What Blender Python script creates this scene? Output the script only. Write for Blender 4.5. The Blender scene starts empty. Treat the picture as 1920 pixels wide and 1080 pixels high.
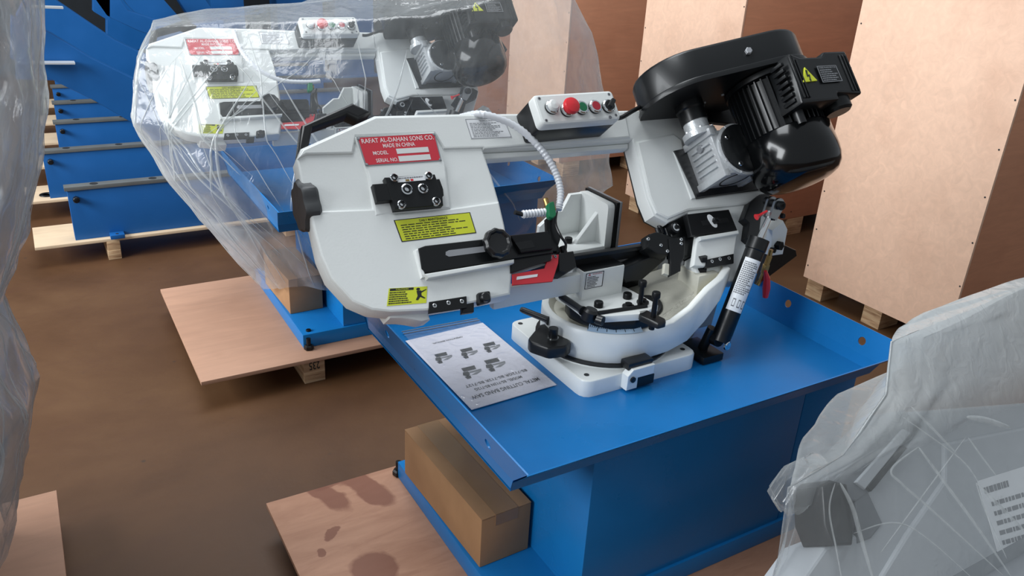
import bpy, bmesh, math, random
from mathutils import Vector, Matrix, noise

random.seed(7)
scene = bpy.context.scene
COL = scene.collection

# ---------------------------------------------------------------- camera, world, light, exposure
cam_data = bpy.data.cameras.new('camera')
cam = bpy.data.objects.new('camera', cam_data)
COL.objects.link(cam)
cam_data.sensor_fit = 'HORIZONTAL'
cam_data.sensor_width = 36.0
cam_data.lens = 36.0 * 1516.25 / 1920.0
cam_data.clip_start = 0.02
cam.matrix_world = Matrix((
    (0.86246949, 0.16347044, -0.47898204, 0.0),
    (-0.50342935, 0.37435843, -0.7787263, 0.0),
    (0.05201224, 0.91276129, 0.40516854, 1.49),
    (0, 0, 0, 1)))
scene.camera = cam

world = bpy.data.worlds.new('world')
scene.world = world
world.use_nodes = True
world.node_tree.nodes['Background'].inputs[0].default_value = (0.86, 0.93, 1.0, 1)
world.node_tree.nodes['Background'].inputs[1].default_value = 0.42


def area(name, loc, target, sx, sy, watts, color):
    l = bpy.data.lights.new(name, 'AREA')
    l.shape = 'RECTANGLE'
    l.size, l.size_y, l.energy, l.color = sx, sy, watts, color
    o = bpy.data.objects.new(name, l)
    COL.objects.link(o)
    o.location = loc
    o.rotation_euler = (Vector(target) - Vector(loc)).to_track_quat('-Z', 'Y').to_euler()
    return o


area('daylight_window', (-5.0, 2.6, 3.2), (1.5, 2.2, 0.6), 5.5, 2.6, 700, (0.93, 0.97, 1.0))
area('roof_light', (0.4, 3.4, 5.6), (1.2, 2.2, 0.4), 4.5, 2.0, 230, (0.93, 0.97, 1.0))

scene.view_settings.view_transform = 'Standard'
scene.view_settings.look = 'None'
scene.view_settings.gamma = 1.0
scene.view_settings.use_curve_mapping = False
scene.view_settings.exposure = 0.0
scene.cycles.transparent_max_bounces = 24
scene.cycles.max_bounces = 10


# ---------------------------------------------------------------- materials
def lin(c):
    return tuple(((v / 255 + 0.055) / 1.055) ** 2.4 if v / 255 > 0.04045 else v / 255 / 12.92 for v in c) + (1,)


class NT:
    def __init__(s, name):
        s.m = bpy.data.materials.new(name)
        s.m.use_nodes = True
        s.t = s.m.node_tree
        s.b = s.t.nodes['Principled BSDF']
        s.out = s.t.nodes['Material Output']

    def n(s, typ, **kw):
        nd = s.t.nodes.new(typ)
        for k, v in kw.items():
            if k in nd.inputs:
                nd.inputs[k].default_value = v
            else:
                setattr(nd, k, v)
        return nd

    def l(s, a, b):
        s.t.links.new(a, b)

    def coords(s, scale=(1, 1, 1), rot=(0, 0, 0)):
        tc = s.n('ShaderNodeTexCoord')
        mp = s.n('ShaderNodeMapping')
        mp.inputs['Scale'].default_value = scale
        mp.inputs['Rotation'].default_value = rot
        s.l(tc.outputs['Object'], mp.inputs['Vector'])
        return mp.outputs['Vector']

    def noise(s, vec, scale, detail=3, rough=0.55, dist=0.0):
        nd = s.n('ShaderNodeTexNoise')
        nd.inputs['Scale'].default_value = scale
        nd.inputs['Detail'].default_value = detail
        nd.inputs['Roughness'].default_value = rough
        nd.inputs['Distortion'].default_value = dist
        s.l(vec, nd.inputs['Vector'])
        return nd.outputs['Fac']

    def ramp(s, fac, stops):
        r = s.n('ShaderNodeValToRGB')
        e = r.color_ramp.elements
        while len(e) < len(stops):
            e.new(0.5)
        for el, (p, c) in zip(e, stops):
            el.position = p
            el.color = c if len(c) == 4 else tuple(c) + (1,)
        s.l(fac, r.inputs['Fac'])
        return r.outputs['Color']

    def mix(s, fac, a, b, mode='MIX'):
        m = s.n('ShaderNodeMix', data_type='RGBA', blend_type=mode)
        for i, v in ((0, fac), (6, a), (7, b)):
            if isinstance(v, (int, float)):
                m.inputs[i].default_value = v
            elif isinstance(v, tuple):
                m.inputs[i].default_value = v
            else:
                s.l(v, m.inputs[i])
        return m.outputs[2]

    def bump(s, h, strength, dist):
        b = s.n('ShaderNodeBump')
        b.inputs['Strength'].default_value = strength
        b.inputs['Distance'].default_value = dist
        s.l(h, b.inputs['Height'])
        s.l(b.outputs['Normal'], s.b.inputs['Normal'])
        return b.outputs['Normal']


def simple(name, rgb, rough=0.4, metal=0.0, var=0.06, bump=0.0, bscale=300, coat=0.0, spec=0.5):
    t = NT(name)
    v = t.coords()
    base = lin(rgb)
    if var:
        f = t.noise(v, 9, 4)
        lo = tuple(c * (1 - var) for c in base[:3]) + (1,)
        hi = tuple(min(1, c * (1 + var)) for c in base[:3]) + (1,)
        t.l(t.ramp(f, [(0.3, lo), (0.7, hi)]), t.b.inputs['Base Color'])
    else:
        t.b.inputs['Base Color'].default_value = base
    t.b.inputs['Roughness'].default_value = rough
    t.b.inputs['Metallic'].default_value = metal
    t.b.inputs['Coat Weight'].default_value = coat
    t.b.inputs['Specular IOR Level'].default_value = spec
    if bump:
        t.bump(t.noise(v, bscale, 2), bump, 0.002)
    return t.m


M = {}
M['white'] = simple('white_enamel', (229, 232, 230), 0.32, bump=0.12, bscale=220, var=0.02)
M['cream_cast'] = simple('cream_casting', (206, 204, 190), 0.45, bump=0.25, bscale=120, var=0.07)
M['shaded_cast'] = simple('shaded_casting', (150, 154, 156), 0.45, bump=0.2, bscale=120, var=0.05)
M['black'] = simple('black_plastic', (22, 23, 25), 0.34, var=0.0)
M['black_satin'] = simple('black_satin_paint', (14, 16, 18), 0.34, var=0.0, coat=0.06, spec=0.38)
M['black_gloss'] = simple('black_gloss_paint', (6, 7, 8), 0.16, var=0.0, coat=0.15, spec=0.35)
M['black_oxide'] = simple('black_oxide_steel', (30, 31, 33), 0.38, metal=0.6, var=0.1)
M['charcoal'] = simple('charcoal_knob', (62, 64, 66), 0.5, var=0.05)
M['steel'] = simple('bare_steel', (165, 168, 170), 0.28, metal=1.0, var=0.1)
M['dull_steel'] = simple('dull_steel', (150, 152, 156), 0.5, metal=0.3, var=0.1)
M['chrome'] = simple('chrome', (225, 228, 230), 0.1, metal=1.0, var=0.0)
M['alu'] = simple('cast_aluminium', (205, 208, 210), 0.36, metal=0.45, var=0.12, bump=0.35, bscale=160)
M['brass'] = simple('brass', (170, 140, 90), 0.3, metal=0.9, var=0.1)
M['red'] = simple('red_plastic', (212, 44, 52), 0.35, var=0.03)
M['red_paint'] = simple('red_guard_paint', (205, 48, 58), 0.4, var=0.04)
M['dark_red'] = simple('dark_red_button', (168, 36, 52), 0.35, var=0.03)
M['green'] = simple('green_plastic', (22, 112, 72), 0.35, var=0.04)
M['pale'] = simple('pale_plastic', (222, 224, 222), 0.25, var=0.02)
M['label_red'] = simple('red_plate_print', (204, 52, 66), 0.4, var=0.04)
M['label_yellow'] = simple('yellow_sticker', (206, 214, 52), 0.45, var=0.05)
M['label_white'] = simple('white_sticker', (232, 234, 236), 0.4, var=0.01)
M['ink'] = simple('black_ink', (30, 32, 34), 0.6, var=0.0)
M['grey_ink'] = simple('grey_ink', (120, 122, 126), 0.6, var=0.0)
M['red_ink'] = simple('red_ink', (180, 90, 100), 0.6, var=0.0)
M['white_ink'] = simple('white_ink', (240, 225, 225), 0.5, var=0.0)
M['paper'] = simple('paper', (226, 224, 234), 0.55, var=0.02)
M['light_grey'] = simple('light_grey_panel', (176, 180, 184), 0.4, var=0.03)
M['mid_grey'] = simple('mid_grey_panel', (112, 116, 120), 0.4, var=0.04)
M['tape'] = simple('packing_tape', (150, 116, 82), 0.22, var=0.05)


def blue(name, rgb, rough):
    t = NT(name)
    v = t.coords()
    f = t.noise(v, 2.2, 5, 0.6)
    g = t.noise(v, 40, 3)
    c = t.ramp(f, [(0.3, lin(tuple(x * 0.9 for x in rgb))), (0.7, lin(rgb))])
    c = t.mix(t.ramp(g, [(0.68, (0, 0, 0)), (0.8, (0.25, 0.25, 0.25))]), c, lin((60, 110, 170)))
    t.l(c, t.b.inputs['Base Color'])
    t.l(t.ramp(f, [(0.3, (rough * 0.8,) * 3), (0.7, (rough * 1.25,) * 3)]), t.b.inputs['Roughness'])
    t.b.inputs['Specular IOR Level'].default_value = 0.32
    t.bump(t.noise(v, 260, 2), 0.06, 0.002)
    return t.m


M['blue'] = blue('blue_enamel', (24, 120, 190), 0.3)
M['blue_dull'] = blue('blue_machine_paint', (26, 94, 162), 0.42)


def plywood(name, rgb, grain_rot=0.0, stain=0.25):
    t = NT(name)
    v = t.coords((1, 1, 1), (0, 0, grain_rot))
    vs = t.coords((1.2, 9, 9), (0, 0, grain_rot))
    g = t.noise(vs, 3.0, 6, 0.62, 1.2)
    f = t.noise(v, 2.3, 4, 0.6)
    c = t.ramp(g, [(0.25, lin(tuple(x * 0.95 for x in rgb))), (0.55, lin(rgb)), (0.8, lin(tuple(min(255, x * 1.05) for x in rgb)))])
    c = t.mix(t.ramp(f, [(0.5, (0, 0, 0)), (0.72, (stain,) * 3)]), c, lin(tuple(x * y for x, y in zip(rgb, (0.72, 0.6, 0.52)))))
    kn = t.n('ShaderNodeTexVoronoi')
    kn.inputs['Scale'].default_value = 2.1
    t.l(v, kn.inputs['Vector'])
    c = t.mix(t.ramp(kn.outputs['Distance'], [(0.02, (0.8, 0.8, 0.8)), (0.05, (0, 0, 0))]), c, lin(tuple(x * 0.5 for x in rgb)))
    t.l(c, t.b.inputs['Base Color'])
    t.b.inputs['Roughness'].default_value = 0.62
    t.bump(g, 0.12, 0.003)
    return t.m


M['ply_crate'] = plywood('crate_plywood', (226, 188, 162))
M['ply_crate_shaded'] = plywood('crate_plywood_shaded', (198, 140, 108), 0.4)  # crate ends: shade of that side put into a darker, redder colour
M['ply_pale'] = plywood('pale_plywood', (206, 182, 152))
M['ply_edge'] = plywood('plywood_edge', (205, 176, 138))


SPILLS = [((0.5124,1.7096,0.102), (.042, .105), .25), ((0.6179,1.682,0.102), (.040, .110), .35), ((0.5827,1.7587,0.102), (.10, .034), 0.1), ((0.478,1.5537,0.102), (.022, .012), .6), ((0.5218,1.3981,0.102), (.055, .075), .5), ((0.4358,1.5078,0.102), (.010, .016), 0.0)]


def stained_ply():
    t = NT('stained_pallet_plywood')
    v = t.coords()
    vs = t.coords((2, 9, 9), (0, 0, 0.9))
    g = t.noise(vs, 3.0, 6, 0.62, 1.0)
    c = t.ramp(g, [(0.25, lin((158, 114, 90))), (0.75, lin((182, 138, 112)))])
    ns = t.n('ShaderNodeTexNoise')
    ns.inputs['Scale'].default_value = 9
    ns.inputs['Detail'].default_value = 5
    t.l(v, ns.inputs['Vector'])
    wob = t.n('ShaderNodeVectorMath', operation='MULTIPLY_ADD')
    t.l(ns.outputs['Color'], wob.inputs[0])
    wob.inputs[1].default_value = (.09, .09, 0)
    t.l(v, wob.inputs[2])
    # oil spills: centre, half widths, turn
    for (x, y, z), (rx, ry), rot in SPILLS:
        mp = t.n('ShaderNodeMapping', vector_type='TEXTURE')
        mp.inputs['Location'].default_value = (x - .362 + .045, y - .94 + .045, .102)
        mp.inputs['Rotation'].default_value = (0, 0, rot)
        mp.inputs['Scale'].default_value = (rx, ry, 1)
        t.l(wob.outputs[0], mp.inputs['Vector'])
        ln = t.n('ShaderNodeVectorMath', operation='LENGTH')
        t.l(mp.outputs[0], ln.inputs[0])
        c = t.mix(t.ramp(ln.outputs['Value'], [(0.80, (0.85, 0.85, 0.85)), (0.98, (0, 0, 0))]), c, lin((122, 76, 58)))
    t.l(c, t.b.inputs['Base Color'])
    t.b.inputs['Roughness'].default_value = 0.6
    t.bump(g, 0.12, 0.003)
    return t.m


M['ply_stain'] = stained_ply()
M['ply_pallet'] = plywood('pallet_plywood', (176, 136, 112), 0.7, 0.18)


def cardboard():
    t = NT('corrugated_cardboard')
    f = t.noise(t.coords(), 6, 5)
    g = t.noise(t.coords((200, 3, 3)), 1.0, 1)
    c = t.ramp(f, [(0.3, lin((150, 112, 78))), (0.7, lin((172, 132, 94)))])
    t.l(c, t.b.inputs['Base Color'])
    t.b.inputs['Roughness'].default_value = 0.75
    t.bump(g, 0.1, 0.001)
    return t.m


M['card'] = cardboard()


def concrete():
    t = NT('dusty_concrete_floor')
    v = t.coords()
    f = t.noise(v, 1.1, 7, 0.6, 0.3)
    g = t.noise(t.coords((1, 2.5, 1)), 3.4, 6, 0.65, 0.6)
    h = t.noise(v, 46, 3)
    c = t.ramp(f, [(0.3, lin((68, 43, 22))), (0.5, lin((84, 55, 30))), (0.72, lin((99, 69, 40)))])
    c = t.mix(t.ramp(g, [(0.56, (0, 0, 0)), (0.75, (0.45, 0.45, 0.45))]), c, lin((78, 48, 30)))
    c = t.mix(t.ramp(h, [(0.66, (0, 0, 0)), (0.74, (0.35, 0.35, 0.35))]), c, lin((70, 50, 34)))
    vo = t.n('ShaderNodeTexVoronoi')
    vo.inputs['Scale'].default_value = 7
    t.l(v, vo.inputs['Vector'])
    c = t.mix(t.ramp(vo.outputs['Distance'], [(0.03, (0.8, 0.8, 0.8)), (0.06, (0, 0, 0))]), c, lin((60, 44, 32)))
    t.l(c, t.b.inputs['Base Color'])
    t.l(t.ramp(f, [(0.3, (0.45,) * 3), (0.7, (0.65,) * 3)]), t.b.inputs['Roughness'])
    t.bump(t.noise(v, 30, 5), 0.15, 0.004)
    return t.m


M['floor'] = concrete()
M['dark_wall'] = simple('dark_wall_paint', (24, 30, 36), 0.8, var=0.2)


def endgrain():
    t = NT('block_timber')
    g = t.noise(t.coords((1, 1, 12)), 6, 5, 0.6, 1.0)
    c = t.ramp(g, [(0.3, lin((140, 104, 74))), (0.5, lin((186, 152, 116))), (0.7, lin((206, 178, 142)))])
    t.l(c, t.b.inputs['Base Color'])
    t.b.inputs['Roughness'].default_value = 0.7
    t.bump(g, 0.3, 0.004)
    return t.m


M['timber'] = endgrain()


def film(name, body, streak, scale=(9, 9, 2.2), tint=(236, 240, 244), use_density=False, rough=0.14):
    """thin polythene: mostly clear, milky where it is bunched, with glossy creases"""
    t = NT(name)
    t.t.nodes.remove(t.b)
    v = t.coords(scale)
    n1 = t.n('ShaderNodeTexNoise')
    n1.noise_type = 'RIDGED_MULTIFRACTAL'
    n1.normalize = True
    n1.inputs['Scale'].default_value = 1.6
    n1.inputs['Detail'].default_value = 4
    n1.inputs['Distortion'].default_value = 0.7
    t.l(v, n1.inputs['Vector'])
    ridge = t.ramp(n1.outputs['Fac'], [(0.45, (0, 0, 0)), (0.95, (1, 1, 1))])
    soft = t.noise(t.coords((3, 3, 1.5)), 2.0, 3)
    lw = t.n('ShaderNodeLayerWeight')
    lw.inputs['Blend'].default_value = 0.28
    a = t.n('ShaderNodeMath', operation='MULTIPLY_ADD')
    t.l(ridge, a.inputs[0])
    a.inputs[1].default_value = streak
    a.inputs[2].default_value = body
    b = t.n('ShaderNodeMath', operation='MULTIPLY_ADD')
    t.l(lw.outputs['Facing'], b.inputs[0])
    b.inputs[1].default_value = 0.42
    t.l(a.outputs[0], b.inputs[2])
    c = t.n('ShaderNodeMath', operation='MULTIPLY_ADD')
    t.l(soft, c.inputs[0])
    c.inputs[1].default_value = 0.22
    t.l(b.outputs[0], c.inputs[2])
    d = t.n('ShaderNodeMath', operation='SUBTRACT', use_clamp=True)
    t.l(c.outputs[0], d.inputs[0])
    d.inputs[1].default_value = 0.11
    fac = d.outputs[0]
    if use_density:
        at = t.n('ShaderNodeAttribute')
        at.attribute_name = 'thickness'
        e = t.n('ShaderNodeMath', operation='ADD', use_clamp=True)
        t.l(fac, e.inputs[0])
        t.l(at.outputs['Fac'], e.inputs[1])
        fac = e.outputs[0]
    bp = t.n('ShaderNodeBump')
    bp.inputs['Strength'].default_value = 0.4
    bp.inputs['Distance'].default_value = 0.01
    hs = t.n('ShaderNodeMath', operation='ADD')
    t.l(n1.outputs['Fac'], hs.inputs[0])
    t.l(t.noise(t.coords((14, 14, 9)), 2.0, 3, 0.5, 0.8), hs.inputs[1])
    t.l(hs.outputs[0], bp.inputs['Height'])
    tr = t.n('ShaderNodeBsdfTransparent')
    tr.inputs[0].default_value = (0.97, 0.975, 0.98, 1)
    df = t.n('ShaderNodeBsdfDiffuse')
    df.inputs[0].default_value = lin(tint)
    tl = t.n('ShaderNodeBsdfTranslucent')
    tl.inputs[0].default_value = lin(tint)
    gl = t.n('ShaderNodeBsdfGlossy')
    gl.inputs[0].default_value = (1, 1, 1, 1)
    gl.inputs['Roughness'].default_value = rough
    for s in (df, tl, gl):
        t.l(bp.outputs['Normal'], s.inputs['Normal'])
    m1 = t.n('ShaderNodeMixShader')
    m1.inputs[0].default_value = 0.5
    t.l(df.outputs[0], m1.inputs[1])
    t.l(tl.outputs[0], m1.inputs[2])
    m2 = t.n('ShaderNodeMixShader')
    t.l(fac, m2.inputs[0])
    t.l(tr.outputs[0], m2.inputs[1])
    t.l(m1.outputs[0], m2.inputs[2])
    m3 = t.n('ShaderNodeMixShader')
    lf = t.n('ShaderNodeLayerWeight')
    lf.inputs['Blend'].default_value = 0.5
    t.l(bp.outputs['Normal'], lf.inputs['Normal'])
    pw = t.n('ShaderNodeMath', operation='POWER')
    t.l(lf.outputs['Facing'], pw.inputs[0])
    pw.inputs[1].default_value = 3.0
    fm = t.n('ShaderNodeMath', operation='MULTIPLY_ADD', use_clamp=True)
    t.l(pw.outputs[0], fm.inputs[0])
    fm.inputs[1].default_value = 0.35
    fm.inputs[2].default_value = 0.035
    t.l(fm.outputs[0], m3.inputs[0])
    t.l(m2.outputs[0], m3.inputs[1])
    t.l(gl.outputs[0], m3.inputs[2])
    t.l(m3.outputs[0], t.out.inputs['Surface'])
    return t.m


M['film'] = film('clear_polythene', 0.03, 0.42)
M['film_milky'] = film('milky_polythene', 0.30, 0.30, (5, 5, 1.6), (206, 212, 216))
M['film_dense'] = film('bunched_polythene', 0.13, 0.20, (8, 8, 1.6), (222, 226, 226), True)
M['film_flat'] = film('zip_bag_polythene', 0.0, 0.12, (20, 20, 20), rough=0.08)


def spiral_hose():
    t = NT('clear_spiral_hose')
    t.b.inputs['Base Color'].default_value = lin((226, 229, 234))
    t.b.inputs['Roughness'].default_value = 0.12
    t.b.inputs['Metallic'].default_value = 0.0
    return t.m


M['strip'] = simple('grey_machined_strip', (98, 101, 101), 0.5, metal=0.2, var=0.1)
M['scale'] = simple('bluish_scale_strip', (176, 200, 222), 0.3, metal=0.2, var=0.05)
M['hose'] = spiral_hose()


# ---------------------------------------------------------------- mesh helpers
class Frame:
    """local axes: a along x, b up in the frame's plane, c out of the plane"""
    def __init__(s, o=(0, 0, 0), x=(1, 0, 0), y=(0, 1, 0), z=(0, 0, 1)):
        s.o, s.x, s.y, s.z = map(Vector, (o, x, y, z))

    def __call__(s, a, b, c=0.0):
        return s.o + s.x * a + s.y * b + s.z * c

    def moved(s, a, b, c=0.0):
        return Frame(s(a, b, c), s.x, s.y, s.z)


WORLD = Frame()
TH = math.radians(40)
BOW = Frame((0, 1.372, 0.816), (1, 0, 0), (0, math.sin(TH), math.cos(TH)), (0, -math.cos(TH), math.sin(TH)))
FRONT = Frame((0, 0, 0), (1, 0, 0), (0, 0, 1), (0, -1, 0))       # a = X, b = Z, c = towards -Y
SIDE = Frame((0, 0, 0), (0, -1, 0), (0, 0, 1), (-1, 0, 0))       # a = -Y, b = Z, c = towards -X


def area2(p):
    return sum(p[i][0] * p[(i + 1) % len(p)][1] - p[(i + 1) % len(p)][0] * p[i][1] for i in range(len(p))) / 2


def inset(p, d):
    n = len(p)
    out = []
    for i in range(n):
        a, b, c = Vector(p[i - 1]), Vector(p[i]), Vector(p[(i + 1) % n])
        e1, e2 = (b - a), (c - b)
        if e1.length < 1e-7 or e2.length < 1e-7:
            out.append(tuple(b))
            continue
        n1 = Vector((-e1.y, e1.x)).normalized()
        n2 = Vector((-e2.y, e2.x)).normalized()
        m = n1 + n2
        k = max(m.length_squared / 2, 0.35)
        out.append(tuple(b + m / k * d / 1.0 * 1.0))
    return out


def circle(cx, cy, r, n=24, a0=0.0, a1=2 * math.pi, closed=True):
    k = n if closed else n + 1
    return [(cx + r * math.cos(a0 + (a1 - a0) * i / n), cy + r * math.sin(a0 + (a1 - a0) * i / n)) for i in range(k)]


def rounded(poly, r, seg=3):
    """round every corner of a 2-D polygon"""
    out = []
    n = len(poly)
    for i in range(n):
        a, b, c = Vector(poly[i - 1]), Vector(poly[i]), Vector(poly[(i + 1) % n])
        la, lc = (a - b).length, (c - b).length
        d = min(r, la * 0.45, lc * 0.45)
        p, q_ = b + (a - b).normalized() * d, b + (c - b).normalized() * d
        for k in range(seg + 1):
            t = k / seg
            out.append(tuple((1 - t) ** 2 * p + 2 * t * (1 - t) * b + t * t * q_))
    return out


def rect(x0, y0, x1, y1):
    return [(x0, y0), (x1, y0), (x1, y1), (x0, y1)]


class MB:
    def __init__(s):
        s.v, s.f, s.m = [], [], []

    def add(s, verts, faces, mat=0):
        k = len(s.v)
        s.v += [Vector(p) for p in verts]
        s.f += [tuple(i + k for i in f) for f in faces]
        s.m += [mat] * len(faces)
        return s

    def prism(s, poly, c0, c1, fr=WORLD, mat=0, bev=0.0, cap=None):
        """2-D polygon extruded from c0 to c1 along the frame's third axis, edge of the c1 face chamfered"""
        poly = [tuple(p[:2]) for p in poly]
        if area2(poly) < 0:
            poly = poly[::-1]
        n = len(poly)
        sg = 1 if c1 > c0 else -1
        rings = [(poly, c0), (poly, c1 - sg * bev)]
        if bev:
            rings.append((inset(poly, bev * 0.35), c1 - sg * bev * 0.3))
            rings.append((inset(poly, bev), c1))
        vs = [fr(a, b, c) for pl, c in rings for a, b in pl]
        fs = []
        for k in range(len(rings) - 1):
            for i in range(n):
                j = (i + 1) % n
                q_ = (k * n + i, k * n + j, (k + 1) * n + j, (k + 1) * n + i)
                fs.append(q_ if sg > 0 else q_[::-1])
        top = tuple((len(rings) - 1) * n + i for i in range(n))
        bot = tuple(range(n))[::-1]
        if sg < 0:
            top, bot = top[::-1], bot[::-1]
        s.add(vs, fs + [bot], mat)
        s.add([vs[i] for i in top], [tuple(range(n))], mat if cap is None else cap)
        return s

    def box(s, a0, b0, c0, a1, b1, c1, fr=WORLD, mat=0, bev=0.0):
        if not bev:
            return s.prism(rect(a0, b0, a1, b1), c0, c1, fr, mat)
        bm = bmesh.new()
        vs = [bm.verts.new(fr(a, b, c)) for a in (a0, a1) for b in (b0, b1) for c in (c0, c1)]
        for f in ((0, 1, 3, 2), (4, 6, 7, 5), (0, 4, 5, 1), (2, 3, 7, 6), (0, 2, 6, 4), (1, 5, 7, 3)):
            bm.faces.new([vs[i] for i in f])
        bmesh.ops.recalc_face_normals(bm, faces=bm.faces[:])
        bmesh.ops.bevel(bm, geom=bm.edges[:], offset=bev, segments=2, profile=0.6, affect='EDGES')
        bm.verts.index_update()
        s.add([v.co.copy() for v in bm.verts], [tuple(v.index for v in f.verts) for f in bm.faces], mat)
        bm.free()
        return s

    def lathe(s, prof, p0, axis, seg=20, mat=0, scale=1.0, lobes=0, lobe=0.0):
        """profile of (radius, height) turned round an axis"""
        ax = Vector(axis).normalized()
        u = ax.orthogonal().normalized()
        w = ax.cross(u)
        p0 = Vector(p0)
        vs, fs = [], []
        for r, h in prof:
            for i in range(seg):
                t = 2 * math.pi * i / seg
                rr = r * (1 + (lobe * math.cos(lobes * t) if lobes and r > 1e-5 else 0))
                vs.append(p0 + ax * h + (u * math.cos(t) + w * math.sin(t)) * rr)
        for k in range(len(prof) - 1):
            for i in range(seg):
                j = (i + 1) % seg
                fs.append((k * seg + i, k * seg + j, (k + 1) * seg + j, (k + 1) * seg + i))
        if prof[0][0] > 1e-5:
            fs.append(tuple(range(seg))[::-1])
        if prof[-1][0] > 1e-5:
            fs.append(tuple((len(prof) - 1) * seg + i for i in range(seg)))
        return s.add(vs, fs, mat)

    def cyl(s, p0, p1, r, seg=16, mat=0, r1=None, bev=0.0):
        p0, p1 = Vector(p0), Vector(p1)
        h = (p1 - p0).length
        r1 = r if r1 is None else r1
        if bev:
            pr = [(r - bev, 0), (r, bev), (r1, h - bev), (r1 - bev, h)]
        else:
            pr = [(r, 0), (r1, h)]
        return s.lathe(pr, p0, p1 - p0, seg, mat)

    def tube(s, pts, r, seg=10, mat=0, ripple=0.0, caps=True):
        pts = [Vector(p) for p in pts]
        vs, fs = [], []
        nrm = None
        for i, p in enumerate(pts):
            t = (pts[min(i + 1, len(pts) - 1)] - pts[max(i - 1, 0)]).normalized()
            nrm = t.orthogonal().normalized() if nrm is None else (nrm - t * nrm.dot(t)).normalized()
            b = t.cross(nrm)
            rr = (r[i] if isinstance(r, (list, tuple)) else r) * (1 + (ripple if i % 2 else -ripple))
            for k in range(seg):
                a = 2 * math.pi * k / seg
                vs.append(p + (nrm * math.cos(a) + b * math.sin(a)) * rr)
        for i in range(len(pts) - 1):
            for k in range(seg):
                j = (k + 1) % seg
                fs.append((i * seg + k, i * seg + j, (i + 1) * seg + j, (i + 1) * seg + k))
        if caps:
            fs.append(tuple(range(seg))[::-1])
            fs.append(tuple((len(pts) - 1) * seg + k for k in range(seg)))
        return s.add(vs, fs, mat)


def smooth_path(pts, n=8):
    pts = [Vector(p) for p in pts]
    out = []
    for i in range(len(pts) - 1):
        p0, p1, p2, p3 = pts[max(i - 1, 0)], pts[i], pts[i + 1], pts[min(i + 2, len(pts) - 1)]
        for k in range(n):
            t = k / n
            out.append(0.5 * ((2 * p1) + (p2 - p0) * t + (2 * p0 - 5 * p1 + 4 * p2 - p3) * t * t + (3 * p1 - p0 - 3 * p2 + p3) * t ** 3))
    out.append(pts[-1])
    return out


BASE = {}          # thing -> world position of its base, so that parts can be given in world coordinates


def obj(name, mb, mats, parent=None, label=None, kind=None, sharp=35, at=None):
    me = bpy.data.meshes.new(name)
    off = BASE.get(parent, Vector((0, 0, 0))) if parent is not None else Vector(at or (0, 0, 0))
    me.from_pydata([tuple(v - off) for v in mb.v], [], mb.f)
    mats = mats if isinstance(mats, (list, tuple)) else [mats]
    for m in mats:
        me.materials.append(M[m])
    me.polygons.foreach_set('material_index', mb.m)
    me.polygons.foreach_set('use_smooth', [True] * len(me.polygons))
    me.update()
    me.set_sharp_from_angle(angle=math.radians(sharp))
    o = bpy.data.objects.new(name, me)
    COL.objects.link(o)
    if parent is not None:
        o.parent = parent
        BASE[o] = off
    else:
        o.location = off
        BASE[o] = off
    if label:
        o['label'] = label
    if kind:
        o['kind'] = kind
    return o


def thing(name, label, cat, loc, group=None):
    o = bpy.data.objects.new(name, None)
    o.empty_display_size = 0.1
    COL.objects.link(o)
    o.location = loc
    o['label'], o['category'] = label, cat
    if group:
        o['group'] = group
    BASE[o] = Vector(loc)
    return o


def tag(o, label, cat, group=None):
    o['label'], o['category'] = label, cat
    if group:
        o['group'] = group
    return o


def copy_tree(o, parent=None):
    c = o.copy()
    COL.objects.link(c)
    if parent is not None:
        c.parent = parent
    for ch in list(o.children):
        copy_tree(ch, c)
    return c


_txt = {}


def text_shape(s):
    """flat outline of a string, width and height normalised to its own box"""
    if s not in _txt:
        cu = bpy.data.curves.new('txt', 'FONT')
        cu.body = s
        cu.resolution_u = 2
        cu.offset = 0.012
        o = bpy.data.objects.new('txt', cu)
        COL.objects.link(o)
        dg = bpy.context.evaluated_depsgraph_get()
        me = o.evaluated_get(dg).to_mesh()
        vs = [(v.co.x, v.co.y) for v in me.vertices]
        fs = [tuple(p.vertices) for p in me.polygons]
        o.evaluated_get(dg).to_mesh_clear()
        bpy.data.objects.remove(o)
        bpy.data.curves.remove(cu)
        x0, x1 = min(v[0] for v in vs), max(v[0] for v in vs)
        y0, y1 = min(v[1] for v in vs), max(v[1] for v in vs)
        _txt[s] = ([((x - x0) / (x1 - x0), (y - y0) / (y1 - y0)) for x, y in vs], fs)
    return _txt[s]


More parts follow.
